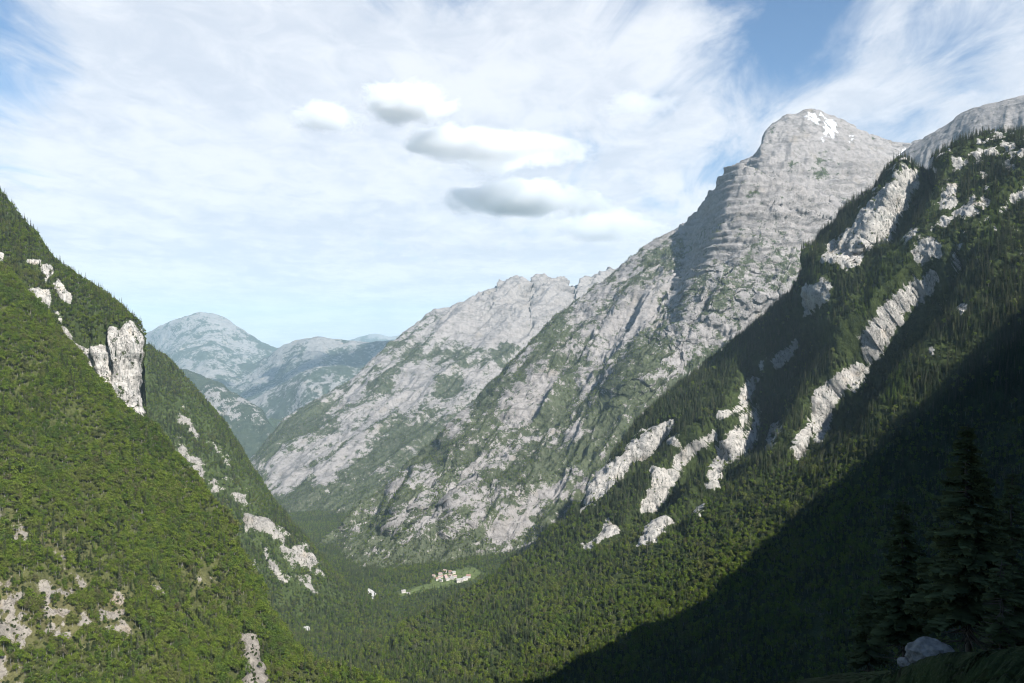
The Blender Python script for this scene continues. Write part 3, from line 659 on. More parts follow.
# ---- jagged massif behind --------------------------------------------------
N0 = [(660, 262, 8700), (620, 275, 8400), (590, 286, 8200), (574, 297, 8050), (560, 289, 8000), (550, 284, 8000), (540, 285, 7980), (530, 293, 7970), (520, 287, 7970), (508, 289, 7940), (492, 298, 7880), (478, 304, 7800), (462, 307, 7700), (436, 320, 7500), (412, 336, 7300),
      (386, 353, 7100), (352, 386, 6800), (320, 407, 6600), (286, 432, 6300), (262, 456, 6100), (240, 482, 5900)]
N1 = [(660, 345, 7150), (620, 348, 7000), (590, 350, 6850), (574, 350, 6780), (560, 350, 6720), (550, 351, 6690), (540, 352, 6650), (530, 353, 6610), (520, 354, 6570), (508, 355, 6530), (492, 357, 6470), (478, 360, 6430), (462, 364, 6380), (438, 373, 6290), (412, 386, 6200),
      (388, 398, 6100), (360, 413, 5980), (332, 434, 5810), (304, 451, 5620), (280, 469, 5460), (258, 490, 5330)]
N2 = [(660, 440, 5650), (620, 437, 5580), (590, 435, 5520), (574, 435, 5490), (560, 435, 5465), (550, 435, 5445), (540, 435, 5430), (530, 435, 5415), (520, 435, 5400), (508, 436, 5370), (492, 437, 5330), (478, 438, 5300), (462, 440, 5270), (440, 444, 5210), (416, 450, 5130),
      (394, 458, 5050), (370, 468, 4960), (346, 480, 4850), (322, 492, 4730), (300, 505, 4620), (282, 516, 4540)]
N3 = [(660, 545, 4350), (620, 542, 4330), (590, 540, 4310), (574, 540, 4300), (560, 540, 4290), (550, 540, 4280), (540, 540, 4270), (530, 540, 4260), (520, 540, 4250), (508, 540, 4240), (492, 540, 4230), (478, 540, 4220), (462, 541, 4210), (440, 542, 4195), (416, 543, 4180),
      (394, 545, 4165), (370, 547, 4145), (346, 550, 4120), (322, 553, 4090), (300, 557, 4060), (282, 562, 4030)]
P = loft([off(N0, -100, 1800, -1500), off(N0, -30, 300, -230), N0, N1, N2, N3], int(340 * Q), int(460 * Q))
px, py, d = proj(P); wx, wy = warp(px, py, P, 4.0, 250, 121)
ac, fl = fall_coords(P, (0.86, -0.50))
rib = ridged(ac / 420, fl / 1900, P[..., 2] / 1900, 6, 122); rib2 = ridged(ac / 170, fl / 600, P[..., 2] / 600, 5, 123)
top = sstep(360, 280, py) * sstep(400, 480, px)
h = 95 * rib + 32 * rib2 + 14 * fbm(P[..., 0] / 80, P[..., 1] / 80, P[..., 2] / 80, 4, 124) + top * 90 * ridged(ac / 100, fl / 420, P[..., 2] / 420, 4, 129)
P = disp(P, h)
rkN = [[(505, 285), (570, 285), (560, 340), (520, 350), (470, 345), (440, 330), (470, 305)], [(270, 472), (300, 455), (330, 440), (350, 440), (330, 465), (300, 490), (275, 495)],
       [(340, 420), (380, 400), (430, 385), (440, 395), (380, 430), (350, 450)], [(255, 482), (272, 485), (272, 498), (258, 497)], [(310, 470), (360, 450), (390, 440), (350, 470), (320, 495)]]
vegN = [[(430, 360), (470, 345), (510, 348), (505, 365), (470, 372), (440, 385)], [(395, 365), (420, 350), (412, 372), (390, 385)], [(340, 480), (400, 440), (430, 430), (370, 480), (330, 505)],
        [(255, 455), (300, 430), (330, 420), (310, 445), (270, 468)], [(270, 505), (330, 500), (380, 505), (330, 530), (290, 530)]]
nv = fbm(P[..., 0] / 260, P[..., 1] / 260, P[..., 2] / 260, 5, 125)
veg = 0.42 + 0.75 * nv + 0.65 * fbm(P[..., 0] / 70, P[..., 1] / 70, P[..., 2] / 70, 4, 127) + 0.42 * sstep(330, 470, py) - 0.9 * top - 0.3 * rib2 + 0.45 * poly_mask(wx, wy, vegN, 7) - 0.6 * poly_mask(wx, wy, rkN, 6)
terrain('mountain', P, M_big, 'jagged pale rock massif behind the main mountain, wooded on its lower ribs', 'mountain',
        dict(rock=np.clip(0.5 - (veg - 0.5) * 1.3, 0, 1), grass=np.clip(0.2 + fbm(P[..., 0] / 300, P[..., 1] / 300, P[..., 2] / 300, 3, 126), 0, 1)))

# ---- distance --------------------------------------------------------------
def far_body(name, crest, rows, label, nR, nC, seed, rockbias, amp, sc1, back=(0, 3000, -1500), cat='mountain'):
    P = loft([off(crest, *back), crest] + rows, nR, nC)
    r = ridged(P[..., 0] / sc1, P[..., 1] / sc1, P[..., 2] / sc1, 5, seed)
    P = disp(P, amp * r + amp * 0.5 * fbm(P[..., 0] / (sc1 * 0.3), P[..., 1] / (sc1 * 0.3), P[..., 2] / (sc1 * 0.3), 4, seed + 3))
    v = 0.55 * fbm(P[..., 0] / (sc1 * 0.5), P[..., 1] / (sc1 * 0.5), P[..., 2] / (sc1 * 0.5), 3, seed + 7) + 0.75 * fbm(P[..., 0] / (sc1 * 0.12), P[..., 1] / (sc1 * 0.12), P[..., 2] / (sc1 * 0.12), 5, seed + 8, 0.7)
    px, py, d = proj(P)
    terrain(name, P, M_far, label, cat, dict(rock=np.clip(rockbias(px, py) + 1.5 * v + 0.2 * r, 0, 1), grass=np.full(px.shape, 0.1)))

def lower(row, dy, dd): return [(p[0], p[1] + dy, p[2] - dd) for p in row]
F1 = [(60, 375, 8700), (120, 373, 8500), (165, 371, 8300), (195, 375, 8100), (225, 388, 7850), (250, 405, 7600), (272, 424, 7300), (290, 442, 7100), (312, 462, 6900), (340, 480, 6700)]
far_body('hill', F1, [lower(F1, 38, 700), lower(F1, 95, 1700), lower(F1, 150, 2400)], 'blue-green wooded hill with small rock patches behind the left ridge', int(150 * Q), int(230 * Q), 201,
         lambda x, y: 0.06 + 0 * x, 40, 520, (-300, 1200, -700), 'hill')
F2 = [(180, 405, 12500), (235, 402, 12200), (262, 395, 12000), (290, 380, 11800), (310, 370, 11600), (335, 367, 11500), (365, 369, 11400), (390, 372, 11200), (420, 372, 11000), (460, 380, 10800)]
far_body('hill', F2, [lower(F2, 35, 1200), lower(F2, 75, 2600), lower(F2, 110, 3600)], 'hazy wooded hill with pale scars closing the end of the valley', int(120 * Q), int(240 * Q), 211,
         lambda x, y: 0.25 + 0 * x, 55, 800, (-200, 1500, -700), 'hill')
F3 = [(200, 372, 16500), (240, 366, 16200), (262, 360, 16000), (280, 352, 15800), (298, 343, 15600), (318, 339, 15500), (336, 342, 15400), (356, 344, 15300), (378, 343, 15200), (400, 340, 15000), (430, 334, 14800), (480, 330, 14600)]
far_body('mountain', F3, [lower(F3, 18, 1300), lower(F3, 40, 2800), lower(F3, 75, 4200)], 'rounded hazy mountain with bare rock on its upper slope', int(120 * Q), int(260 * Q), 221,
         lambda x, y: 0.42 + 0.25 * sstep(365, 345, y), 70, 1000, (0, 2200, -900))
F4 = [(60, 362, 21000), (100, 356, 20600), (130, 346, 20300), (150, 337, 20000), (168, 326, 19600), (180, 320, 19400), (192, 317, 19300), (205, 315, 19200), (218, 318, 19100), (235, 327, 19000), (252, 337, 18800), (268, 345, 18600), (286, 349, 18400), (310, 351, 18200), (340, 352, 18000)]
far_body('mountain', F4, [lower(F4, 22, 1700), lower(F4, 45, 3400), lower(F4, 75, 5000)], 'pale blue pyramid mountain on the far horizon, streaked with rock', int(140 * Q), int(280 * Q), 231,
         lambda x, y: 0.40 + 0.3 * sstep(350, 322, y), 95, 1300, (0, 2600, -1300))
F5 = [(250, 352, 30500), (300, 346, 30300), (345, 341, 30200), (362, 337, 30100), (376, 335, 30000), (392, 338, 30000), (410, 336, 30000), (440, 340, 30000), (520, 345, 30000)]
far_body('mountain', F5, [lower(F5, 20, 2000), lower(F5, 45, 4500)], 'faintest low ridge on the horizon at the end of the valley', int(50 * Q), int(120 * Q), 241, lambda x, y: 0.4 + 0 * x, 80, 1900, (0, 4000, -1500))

# ---- ground sheet to the horizon -------------------------------------------
gx = np.linspace(-32000, 32000, 65); gy = np.linspace(-5000, 39000, 45)
GY, GX = np.meshgrid(gy, gx, indexing='ij')
P = np.stack([GX, GY, -1120 + 25 * fbm(GX / 6000, GY / 6000, 0 * GX, 3, 301)], -1)
terrain('ground', P, M_far, 'low wooded ground reaching to the horizon', 'ground', dict(rock=np.full(GX.shape, 0.1)))
print('terrain %.1fs' % (time.time() - T0))

# ================================================================== TREES
rng = np.random.default_rng(7)
L_beech = leaf_mat('spring_beech_leaves', (0.094, 0.142, 0.022), (0.132, 0.174, 0.030), (0.098, 0.110, 0.044), 0.38)
L_beech_dark = leaf_mat('mature_beech_leaves', (0.060, 0.098, 0.022), (0.080, 0.120, 0.028), (0.080, 0.088, 0.036), 0.33)
L_beech_olive = leaf_mat('young_maple_leaves', (0.112, 0.138, 0.034), (0.140, 0.160, 0.046), (0.110, 0.104, 0.056), 0.38)
L_spruce = leaf_mat('dark_spruce_needles', (0.026, 0.040, 0.018), (0.042, 0.056, 0.024), (0.085, 0.090, 0.052), 0.12)
L_larch = leaf_mat('light_larch_needles', (0.072, 0.115, 0.022), (0.095, 0.140, 0.028), (0.060, 0.090, 0.025), 0.3)
L_shrub = leaf_mat('dwarf_pine_needles', (0.024, 0.036, 0.014), (0.036, 0.050, 0.018), (0.060, 0.070, 0.030), 0.12)
L_near = leaf_mat('near_spruce_needles', (0.080, 0.100, 0.046), (0.092, 0.112, 0.052), (0.096, 0.102, 0.054), 0.25)  # lightened copy of the spruce needles, making up for the deep shade
BARK = plain_mat('grey_brown_bark', (0.06, 0.05, 0.04), (0.10, 0.085, 0.07), 2.0)
PALEBARK = plain_mat('pale_beech_bark', (0.20, 0.19, 0.17), (0.30, 0.29, 0.27), 2.0)

class TM:
    """collects triangles and quads of one mesh"""
    def __init__(s): s.v, s.q, s.t, s.mq, s.mt = [], [], [], [], []
    def quad(s, a, b, c, d, m=0):
        i = len(s.v); s.v += [a, b, c, d]; s.q.append((i, i + 1, i + 2, i + 3)); s.mq.append(m)
    def tri(s, a, b, c, m=0):
        i = len(s.v); s.v += [a, b, c]; s.t.append((i, i + 1, i + 2)); s.mt.append(m)
    def tube(s, pts, rads, m=0, n=5):
        pts = [np.asarray(p, float) for p in pts]; rings = []
        for k, p in enumerate(pts):
            ax = pts[min(k + 1, len(pts) - 1)] - pts[max(k - 1, 0)]; ax = ax / max(np.linalg.norm(ax), 1e-9)
            u = np.cross(ax, [0.3, 0.9, 0.1]); u /= max(np.linalg.norm(u), 1e-9); w = np.cross(ax, u)
            i = len(s.v)
            for j in range(n):
                an = 2 * math.pi * j / n; s.v.append(p + rads[k] * (u * math.cos(an) + w * math.sin(an)))
            rings.append(i)
        for a, b in zip(rings[:-1], rings[1:]):
            for j in range(n):
                s.q.append((a + j, a + (j + 1) % n, b + (j + 1) % n, b + j)); s.mq.append(m)
    def mesh(s, name, mats):
        return mesh_np(name, np.array(s.v), quads=s.q, tris=s.t, mats=mats, midx=s.mq + s.mt)

def leafquad(b, r, c, nrm, size, m):
    u = np.cross(nrm, r.normal(size=3)); u /= max(np.linalg.norm(u), 1e-6); w = np.cross(nrm, u)
    a1, a2 = size * r.uniform(0.6, 1.2), size * r.uniform(0.45, 0.9)
    b.quad(c + u * a1 * 0.5, c + w * a2 * 0.5 + u * a1 * 0.1 * r.normal(), c - u * a1 * 0.5, c - w * a2 * 0.5 + nrm * size * 0.2 * r.normal(), m)

def broadleaf(seed, h=11.0, n=300, mat=None):
    r = np.random.default_rng(seed); b = TM()
    top = np.array([r.normal() * 0.3, r.normal() * 0.3, h * 0.72])
    b.tube([(0, 0, -1.2), top * 0.35, top * 0.7, top], [0.22, 0.17, 0.11, 0.04], 1, 5)
    lobes = []
    for k in range(9):
        an = r.uniform(0, 2 * math.pi); rr = h * 0.19 * math.sqrt(r.uniform(0, 1)) * 1.35
        c = np.array([rr * math.cos(an), rr * math.sin(an), h * r.uniform(0.40, 0.80)])
        lobes.append((c, h * r.uniform(0.13, 0.21)))
        b.tube([top * r.uniform(0.35, 0.8), c], [0.08, 0.03], 1, 3)
    lobes.append((np.array([0, 0, h * 0.84]), h * 0.16))
    for k in range(n):
        c, R = lobes[r.integers(len(lobes))]
        d = r.normal(size=3); d /= np.linalg.norm(d)
        if d[2] < -0.45: d[2] *= -0.6
        p = c + d * R * np.array([1, 1, 0.9]) * r.uniform(0.65, 1.08)
        nr = d * 0.8 + r.normal(size=3) * 0.45 + np.array([0, 0, 0.45]); nr /= np.linalg.norm(nr)
        leafquad(b, r, p, nr, h * 0.105, 0)
    return b.mesh('broadleaf_tree', [mat or L_beech, PALEBARK])

def conifer(seed, h=16.0, rad_=0.155, tiers=17, per=8, mat=None, bark=BARK, name='spruce_tree', droop=0.32, gap=0.10):
    r = np.random.default_rng(seed); b = TM()
    b.tube([(0, 0, -1.2), (0, 0, h * 0.5), (0, 0, h * 0.98)], [h * 0.015, h * 0.010, h * 0.002], 1, 5)
    for k in range(tiers):
        f = (k + r.uniform(-0.3, 0.3)) / tiers
        z = h * (gap + (1 - gap) * max(f, 0)); R = h * rad_ * (1 - max(f, 0)) ** 0.85 + h * 0.012
        for j in range(per):
            if r.uniform() < 0.12: continue
            an = 2 * math.pi * (j + 0.5 * (k % 2)) / per + r.normal() * 0.25
            L = R * r.uniform(0.65, 1.15); wd = L * r.uniform(0.42, 0.7) + h * 0.008
            dr = droop * L * r.uniform(0.6, 1.5)
            dv = np.array([math.cos(an), math.sin(an), 0]); sv = np.array([-math.sin(an), math.cos(an), 0])
            o = np.array([0, 0, z + h * 0.02 * r.normal()])
            mid = o + dv * L * 0.6 + np.array([0, 0, -dr * 0.35]); tip = o + dv * L + np.array([0, 0, -dr])
            b.tri(o, mid + sv * wd * 0.5 - np.array([0, 0, wd * 0.25]), mid, 0); b.tri(o, mid, mid - sv * wd * 0.5 - np.array([0, 0, wd * 0.25]), 0)
            b.tri(mid + sv * wd * 0.5 - np.array([0, 0, wd * 0.25]), tip, mid, 0); b.tri(mid, tip, mid - sv * wd * 0.5 - np.array([0, 0, wd * 0.25]), 0)
    return b.mesh(name, [mat or L_spruce, bark])

def shrub(seed, h=2.6, n=110):
    r = np.random.default_rng(seed); b = TM()
    for k in range(6):
        an = r.uniform(0, 6.28); b.tube([(0, 0, -0.5), (math.cos(an) * 1.0, math.sin(an) * 1.0, h * 0.6)], [0.07, 0.03], 1, 3)
    for k in range(n):
        d = r.normal(size=3); d /= np.linalg.norm(d); d[2] = abs(d[2])
        p = d * np.array([2.0, 2.0, h]) * r.uniform(0.45, 1.0)
        nr = d + r.normal(size=3) * 0.5 + np.array([0, 0, 0.4]); nr /= np.linalg.norm(nr)
        leafquad(b, r, p, nr, 1.0, 0)
    return b.mesh('dwarf_pine', [L_shrub, BARK])

PROTO = {'broadleaf_tree': [broadleaf(s, mat=m_) for s, m_ in ((1, L_beech_dark), (5, L_beech_dark), (2, L_beech), (3, L_beech), (6, L_beech), (4, L_beech_olive), (7, L_beech_olive))],
         'spruce_tree': [conifer(s, 20, rd, 19, 7) for s, rd in ((11, 0.11), (12, 0.13), (13, 0.12), (14, 0.10))],
         'larch_tree': [conifer(s, 15, 0.17, 15, 8, L_larch, BARK, 'larch_tree', 0.12) for s in (21, 22)],
         'dwarf_pine': [shrub(s) for s in (31, 32)]}

# visibility buffer of the bare terrain (build-time only: leaves out trees nothing could see)
ZB_S = 3.0; ZW, ZH = int(1400 / ZB_S), int(1000 / ZB_S)
zbuf = np.full((ZH, ZW), 1e9)
for bd in BODIES.values():
    q = bd['P'].reshape(-1, 3); q = q[q[:, 1] > 5]
    px, py, d = proj(q)
    ix = ((px + 188) / ZB_S).astype(int); iy = ((py + 158) / ZB_S).astype(int)
    ok = (ix >= 0) & (ix < ZW) & (iy >= 0) & (iy < ZH)
    np.minimum.at(zbuf, (iy[ok], ix[ok]), d[ok])

def z_at(px, py):
    ix = np.clip(((px + 188) / ZB_S).astype(int), 0, ZW - 1); iy = np.clip(((py + 158) / ZB_S).astype(int), 0, ZH - 1)
    return zbuf[iy, ix]

KINDS = ['broadleaf_tree', 'spruce_tree', 'larch_tree', 'dwarf_pine']
SC = {k: [] for k in KINDS}       # rows: x y z scale visible_size region
def scatter(label, dens, mix, scale, region, hmax=16.0, tol=0.05, frame=150, clear=0.12, top=-40, onrock=False, thin=None):
    """mix(px, py, d, rock) -> probability per kind; dens = trees per square metre of slope"""
    b = BODIES[label]; P = b['P']; n = b['n']; rk = b['masks']['rock']
    c = 0.25 * (P[:-1, :-1] + P[1:, :-1] + P[1:, 1:] + P[:-1, 1:])
    a = np.linalg.norm(np.cross(P[1:, 1:] - P[:-1, :-1], P[1:, :-1] - P[:-1, 1:]), axis=-1) * 0.5
    nz = np.abs(normals(P)[:-1, :-1, 2]); r = rk[:-1, :-1]
    px, py, d = proj(c)
    fade = sstep(0.50, 0.22, r) if label not in BIGROCK else sstep(0.60, 0.30, r)
    if onrock: fade = sstep(0.5, 0.7, r)
    lam = a * dens * fade * (0.45 if onrock else sstep(0.16, 0.38, nz)) * ((px > -frame) & (px < 1024 + frame) & (py > top) & (py < 683 + frame) & (c[..., 1] > 30))
    if label in BIGROCK: lam = lam * 1.0
    lam = lam * np.clip(0.95 + 1.1 * fbm(c[..., 0] / 38, c[..., 1] / 38, c[..., 2] / 38, 3, 410), clear, 1.6)
    vis = (d < z_at(px, py - hmax * F / d * 0.9) + 60 + tol * d) | (px > 1094) | (py < -50)
    lam = lam * vis
    if thin is not None: lam = lam * thin(px.ravel(), py.ravel(), c.reshape(-1, 3)).reshape(lam.shape)
    k = rng.poisson(lam)
    iy, ix = np.nonzero(k); rep = np.repeat(np.arange(len(iy)), k[iy, ix]); iy, ix = iy[rep], ix[rep]
    u, v = rng.uniform(size=len(iy)), rng.uniform(size=len(iy))
    p = (P[iy, ix] * ((1 - u) * (1 - v))[:, None] + P[iy, ix + 1] * (u * (1 - v))[:, None] + P[iy + 1, ix] * ((1 - u) * v)[:, None] + P[iy + 1, ix + 1] * (u * v)[:, None])
    px, py, d = proj(p)
    pr = np.stack(mix(px, py, d, rk[iy, ix], p), -1); pr = np.cumsum(pr / pr.sum(-1, keepdims=True), -1)
    kk = (rng.uniform(size=len(px))[:, None] > pr).sum(-1)
    lo, hi = scale
    s = (lo + (hi - lo) * rng.beta(1.3, 2.2, size=len(px))) * (1.0 + 0.35 * fbm(p[:, 0] / 50, p[:, 1] / 50, p[:, 2] / 50, 2, 411))
    for i, kn in enumerate(KINDS):
        m = kk == i
        SC[kn].append(np.column_stack([p[m], s[m], px[m], py[m], d[m], np.full(m.sum(), region)]))
    print(label[:34], len(px))
BIGROCK = set()
def lbl(part): return [k for k in BODIES if part in k][0]
cn = lambda p, s, seed: fbm(p[:, 0] / s, p[:, 1] / s, p[:, 2] / s, 3, seed)

def mixA(px, py, d, r, p):
    w = cn(p, 60, 400); scr = sstep(0.05, 0.3, r)
    return [0.80 * (1 - scr) + 0.15, np.clip(0.05 + 0.35 * w, 0.02, 1) * (1 - 0.5 * scr), 0.03 + 0 * px, 0.02 + 1.6 * scr]
scatter(lbl('steep bright green'), 0.080, mixA, (0.45, 1.35), 0, clear=0.5)
scatter(lbl('tall white cliff'), 0.040, lambda px, py, d, r, p: [0.62 + 0.3 * cn(p, 70, 401), 0.34 - 0.2 * cn(p, 70, 401), 0.04 + 0 * px, 0.05 + 0.5 * sstep(0.1, 0.4, r)], (0.6, 1.15), 1)
scatter(lbl('crossed by pale rock'), 0.024, lambda px, py, d, r, p: [np.clip(0.55 + 0.6 * cn(p, 110, 402), 0.05, 1), np.clip(0.42 - 0.4 * cn(p, 110, 402), 0.05, 1), 0.05 + 0 * px, 0.03 + 0 * px], (0.7, 1.25), 2)
def mixE(px, py, d, r, p):
    up = sstep(560, 430, py + 0.18 * (px - 700)); w = cn(p, 80, 403); w2 = cn(p, 35, 404)
    sp = np.clip(0.22 + 0.74 * up + 0.5 * w, 0.05, 1.2)
    lz = poly_mask(px, py, [[(850, 300), (838, 330), (870, 312), (905, 285), (925, 262), (918, 240), (900, 238), (880, 258)], [(826, 268), (832, 285), (822, 288), (812, 276)],
                            [(893, 375), (903, 368), (905, 395), (890, 410), (882, 402)], [(975, 210), (990, 190), (1000, 230), (985, 260)], [(700, 355), (735, 338), (745, 355), (720, 370)]], 6)
    return [np.clip(0.66 - 0.62 * up - 0.4 * w + 0.3 * w2, 0.02, 1.2) * (1 - 0.7 * lz), sp * (1 - 0.85 * lz), 0.03 + 1.2 * lz, 0.03 + 0.25 * sstep(0.1, 0.35, r)]
scatter(lbl('white cliff ribs'), 0.027, mixE, (0.65, 1.5), 3)
scatter(lbl('wooded valley floor'), 0.022 , lambda px, py, d, r, p: [0.5 + 0.5 * cn(p, 120, 405), 0.5 - 0.4 * cn(p, 120, 405), 0.03 + 0 * px, 0 * px], (0.6, 1.15), 4)
BIGROCK.add(lbl('domed summit')); BIGROCK.add(lbl('jagged pale'))
scatter(lbl('domed summit'), 0.011, lambda px, py, d, r, p: [np.clip(0.34 + 0.5 * cn(p, 200, 406) + 0.3 * sstep(380, 520, py), 0.02, 1), np.clip(0.55 - 0.4 * cn(p, 200, 406), 0.06, 1), 0.04 + 0 * px, 0.2 + 0 * px], (0.5, 1.1), 5)
clump = lambda p, sc_, sd: np.clip(0.15 + 2.6 * fbm(p[:, 0] / sc_, p[:, 1] / sc_, p[:, 2] / sc_, 4, sd), 0, 1)
scatter(lbl('domed summit'), 0.0060, lambda px, py, d, r, p: [0 * px, 1.0 * sstep(225, 300, py) * clump(p, 130, 420) + 1e-6, 0 * px, 0.35 * sstep(150, 230, py) * clump(p, 90, 421), ], (0.45, 0.95), 5, onrock=True, thin=lambda px, py, p: sstep(190, 300, py) * clump(p, 130, 420))
scatter(lbl('jagged pale'), 0.0028, lambda px, py, d, r, p: [0 * px, 1.0 + 0 * px, 0 * px, 0.2 + 0 * px], (0.5, 1.0), 6, onrock=True, thin=lambda px, py, p: sstep(330, 400, py) * clump(p, 150, 422))
scatter(lbl('jagged pale'), 0.008, lambda px, py, d, r, p: [0.35 + 0 * px, 0.65 + 0 * px, 0 * px, 0 * px], (0.6, 1.15), 6)
scatter(lbl('shaded wooded'), 0.012, lambda px, py, d, r, p: [0.25 + 0 * px, 0.7 + 0 * px, 0.05 + 0 * px, 0.1 + 0 * px], (0.6, 1.1), 7, frame=1500, top=-900)
for q_, dn in (('steep bright green', 0.05), ('tall white cliff', 0.012), ('crossed by pale rock', 0.012), ('white cliff ribs', 0.011)):
    scatter(lbl(q_), dn, lambda px, py, d, r, p: [0.1 + 0 * px, 0.12 + 0 * px, 0.02 + 0 * px, 1.0 + 0 * px], (0.4, 1.0), 3 if 'ribs' in q_ else {'s': 0, 't': 1, 'c': 2}[q_[0]], onrock=True)

for k in KINDS: SC[k] = np.concatenate(SC[k])
# clearings: the meadow and the houses stay free of trees
for k in KINDS:
    a = SC[k]
    keep = ~((a[:, 7] == 4) & (poly_mask(a[:, 4], a[:, 5], MEADOW, 0.5) > 0.4) & (rng.uniform(size=len(a)) > 0.04))
    grv_m = (a[:, 7] == 4) & (poly_mask(a[:, 4], a[:, 5], grv, 0.5) > 0.3)
    near = (a[:, 7] == 7) & (np.hypot(a[:, 0], a[:, 1]) < 125)
    SC[k] = a[keep & ~grv_m & ~near]
    print(k, len(SC[k]))

REGION = ['on the near left slope', 'on the cliff spur at the left', 'on the banded ridge left of the valley', 'on the right-hand spur', 'on the valley floor', 'on the grey massif', 'on the far jagged massif', 'on the shaded hillside']
KINDTXT = {'broadleaf_tree': ('broadleaf tree', 'bright green broadleaf tree with a rounded crown'), 'spruce_tree': ('spruce', 'dark narrow spruce standing among the forest'),
           'larch_tree': ('larch', 'light green larch with a feathery pointed crown'), 'dwarf_pine': ('dwarf pine', 'low dark dwarf pine bush among pale stones')}
NATIVE_H = {'broadleaf_tree': 11.0, 'spruce_tree': 20.0, 'larch_tree': 15.0, 'dwarf_pine': 2.6}
FIRST = {}
forest_V, forest_k, forest_s, forest_r = [], [], [], []
pid = 0
SRC = []
for k in KINDS:
    a = SC[k]; d = a[:, 6]; hpx = NATIVE_H[k] * a[:, 3] * F / d
    inside = (a[:, 4] > 2) & (a[:, 4] < 1022) & (a[:, 5] - hpx * 0.6 > 2) & (a[:, 5] - hpx * 0.4 < 681)
    seen = d < z_at(a[:, 4], a[:, 5] - hpx * 0.8) + 12 + 0.012 * d
    score = np.where(inside & seen, hpx, -1.0)
    order = np.argsort(-score); n_ind = min(290, int((score > 0).sum()))
    ind = order[:n_ind]; rest = np.setdiff1d(np.arange(len(a)), ind)
    nv_ = len(PROTO[k]); var = rng.integers(nv_, size=len(a))
    if k == 'broadleaf_tree': var = np.clip(np.round(3.0 + 4.2 * fbm(a[:, 0] / 55, a[:, 1] / 55, a[:, 2] / 55, 3, 430) + rng.normal(size=len(a)) * 1.35), 0, nv_ - 1).astype(int)
    rz = rng.uniform(0, 2 * math.pi, size=len(a)); tilt = rng.normal(size=(len(a), 2)) * 0.05
    used = set()
    for i in ind:
        v = int(var[i])
        o = bpy.data.objects.new(k, PROTO[k][v]); COL.objects.link(o)
        o.location = a[i, :3]; o.rotation_euler = (tilt[i, 0], tilt[i, 1], rz[i]); s = a[i, 3]
        o.scale = (s * (0.9 + 0.25 * ((i * 37 % 100) / 100)), s * (0.9 + 0.25 * ((i * 53 % 100) / 100)), s)
        cat, txt = KINDTXT[k]; reg = int(a[i, 7])
        tag(o, txt + ' ' + REGION[reg], cat, 'large ' + {'larch': 'larches', 'spruce': 'spruces'}.get(cat, cat + 's') + ' ' + REGION[reg] if k != 'dwarf_pine' else 'dwarf pines ' + REGION[reg])
        if v not in used:
            used.add(v); FIRST[(k, v)] = o
    for v in range(len(PROTO[k])):
        if (k, v) not in FIRST: continue
        m = rest[var[rest] == v]
        SRC.append((pid, FIRST[(k, v)]))
        forest_V.append(a[m, :3]); forest_k.append(np.full(len(m), pid)); forest_s.append(a[m, 3]); forest_r.append(np.column_stack([tilt[m], rz[m]]))
        pid += 1
forest_V = np.concatenate(forest_V); forest_k = np.concatenate(forest_k); forest_s = np.concatenate(forest_s); forest_r = np.concatenate(forest_r)
fme = mesh_np('forest', forest_V, attrs={'kind_id': forest_k.astype(int), 'size': forest_s, 'turn': forest_r})
forest = link('forest', fme)
tag(forest, 'dense mixed forest of broadleaf trees and spruces covering the slopes and valley', 'forest', kind='stuff')
ng = bpy.data.node_groups.new('forest_planting', 'GeometryNodeTree')
ng.interface.new_socket('Geometry', in_out='INPUT', socket_type='NodeSocketGeometry')
ng.interface.new_socket('Geometry', in_out='OUTPUT', socket_type='NodeSocketGeometry')
t = NT(ng)
gi = t.n.new('NodeGroupInput'); go = t.n.new('NodeGroupOutput'); jn = t.n.new('GeometryNodeJoinGeometry')
def named(nm, typ):
    n = t.n.new('GeometryNodeInputNamedAttribute'); n.data_type = typ; n.inputs['Name'].default_value = nm
    return n.outputs['Attribute']
for i, ob in SRC:
    oi = t.n.new('GeometryNodeObjectInfo'); oi.transform_space = 'ORIGINAL'; oi.inputs['Object'].default_value = ob; oi.inputs['As Instance'].default_value = True
    cmp_ = t.n.new('FunctionNodeCompare'); cmp_.data_type = 'INT'; cmp_.operation = 'EQUAL'
    t.l.new(named('kind_id', 'INT'), cmp_.inputs[2]); cmp_.inputs[3].default_value = i
    ip = t.n.new('GeometryNodeInstanceOnPoints')
    t.l.new(gi.outputs[0], ip.inputs['Points']); t.l.new(cmp_.outputs[0], ip.inputs['Selection']); t.l.new(oi.outputs['Geometry'], ip.inputs['Instance'])
    t.l.new(named('turn', 'FLOAT_VECTOR'), ip.inputs['Rotation']); t.l.new(named('size', 'FLOAT'), ip.inputs['Scale'])
    t.l.new(ip.outputs[0], jn.inputs[0])
t.l.new(jn.outputs[0], go.inputs[0])
md = forest.modifiers.new('planting', 'NODES'); md.node_group = ng
print('forest', len(forest_V), '%.1fs' % (time.time() - T0))

# ================================================================== FOREGROUND ON THE SHADED HILLSIDE
def ground_z(label, x, y):
    P = BODIES[label]['P'].reshape(-1, 3)
    return P[np.argmin((P[:, 0] - x) ** 2 + (P[:, 1] - y) ** 2), 2]

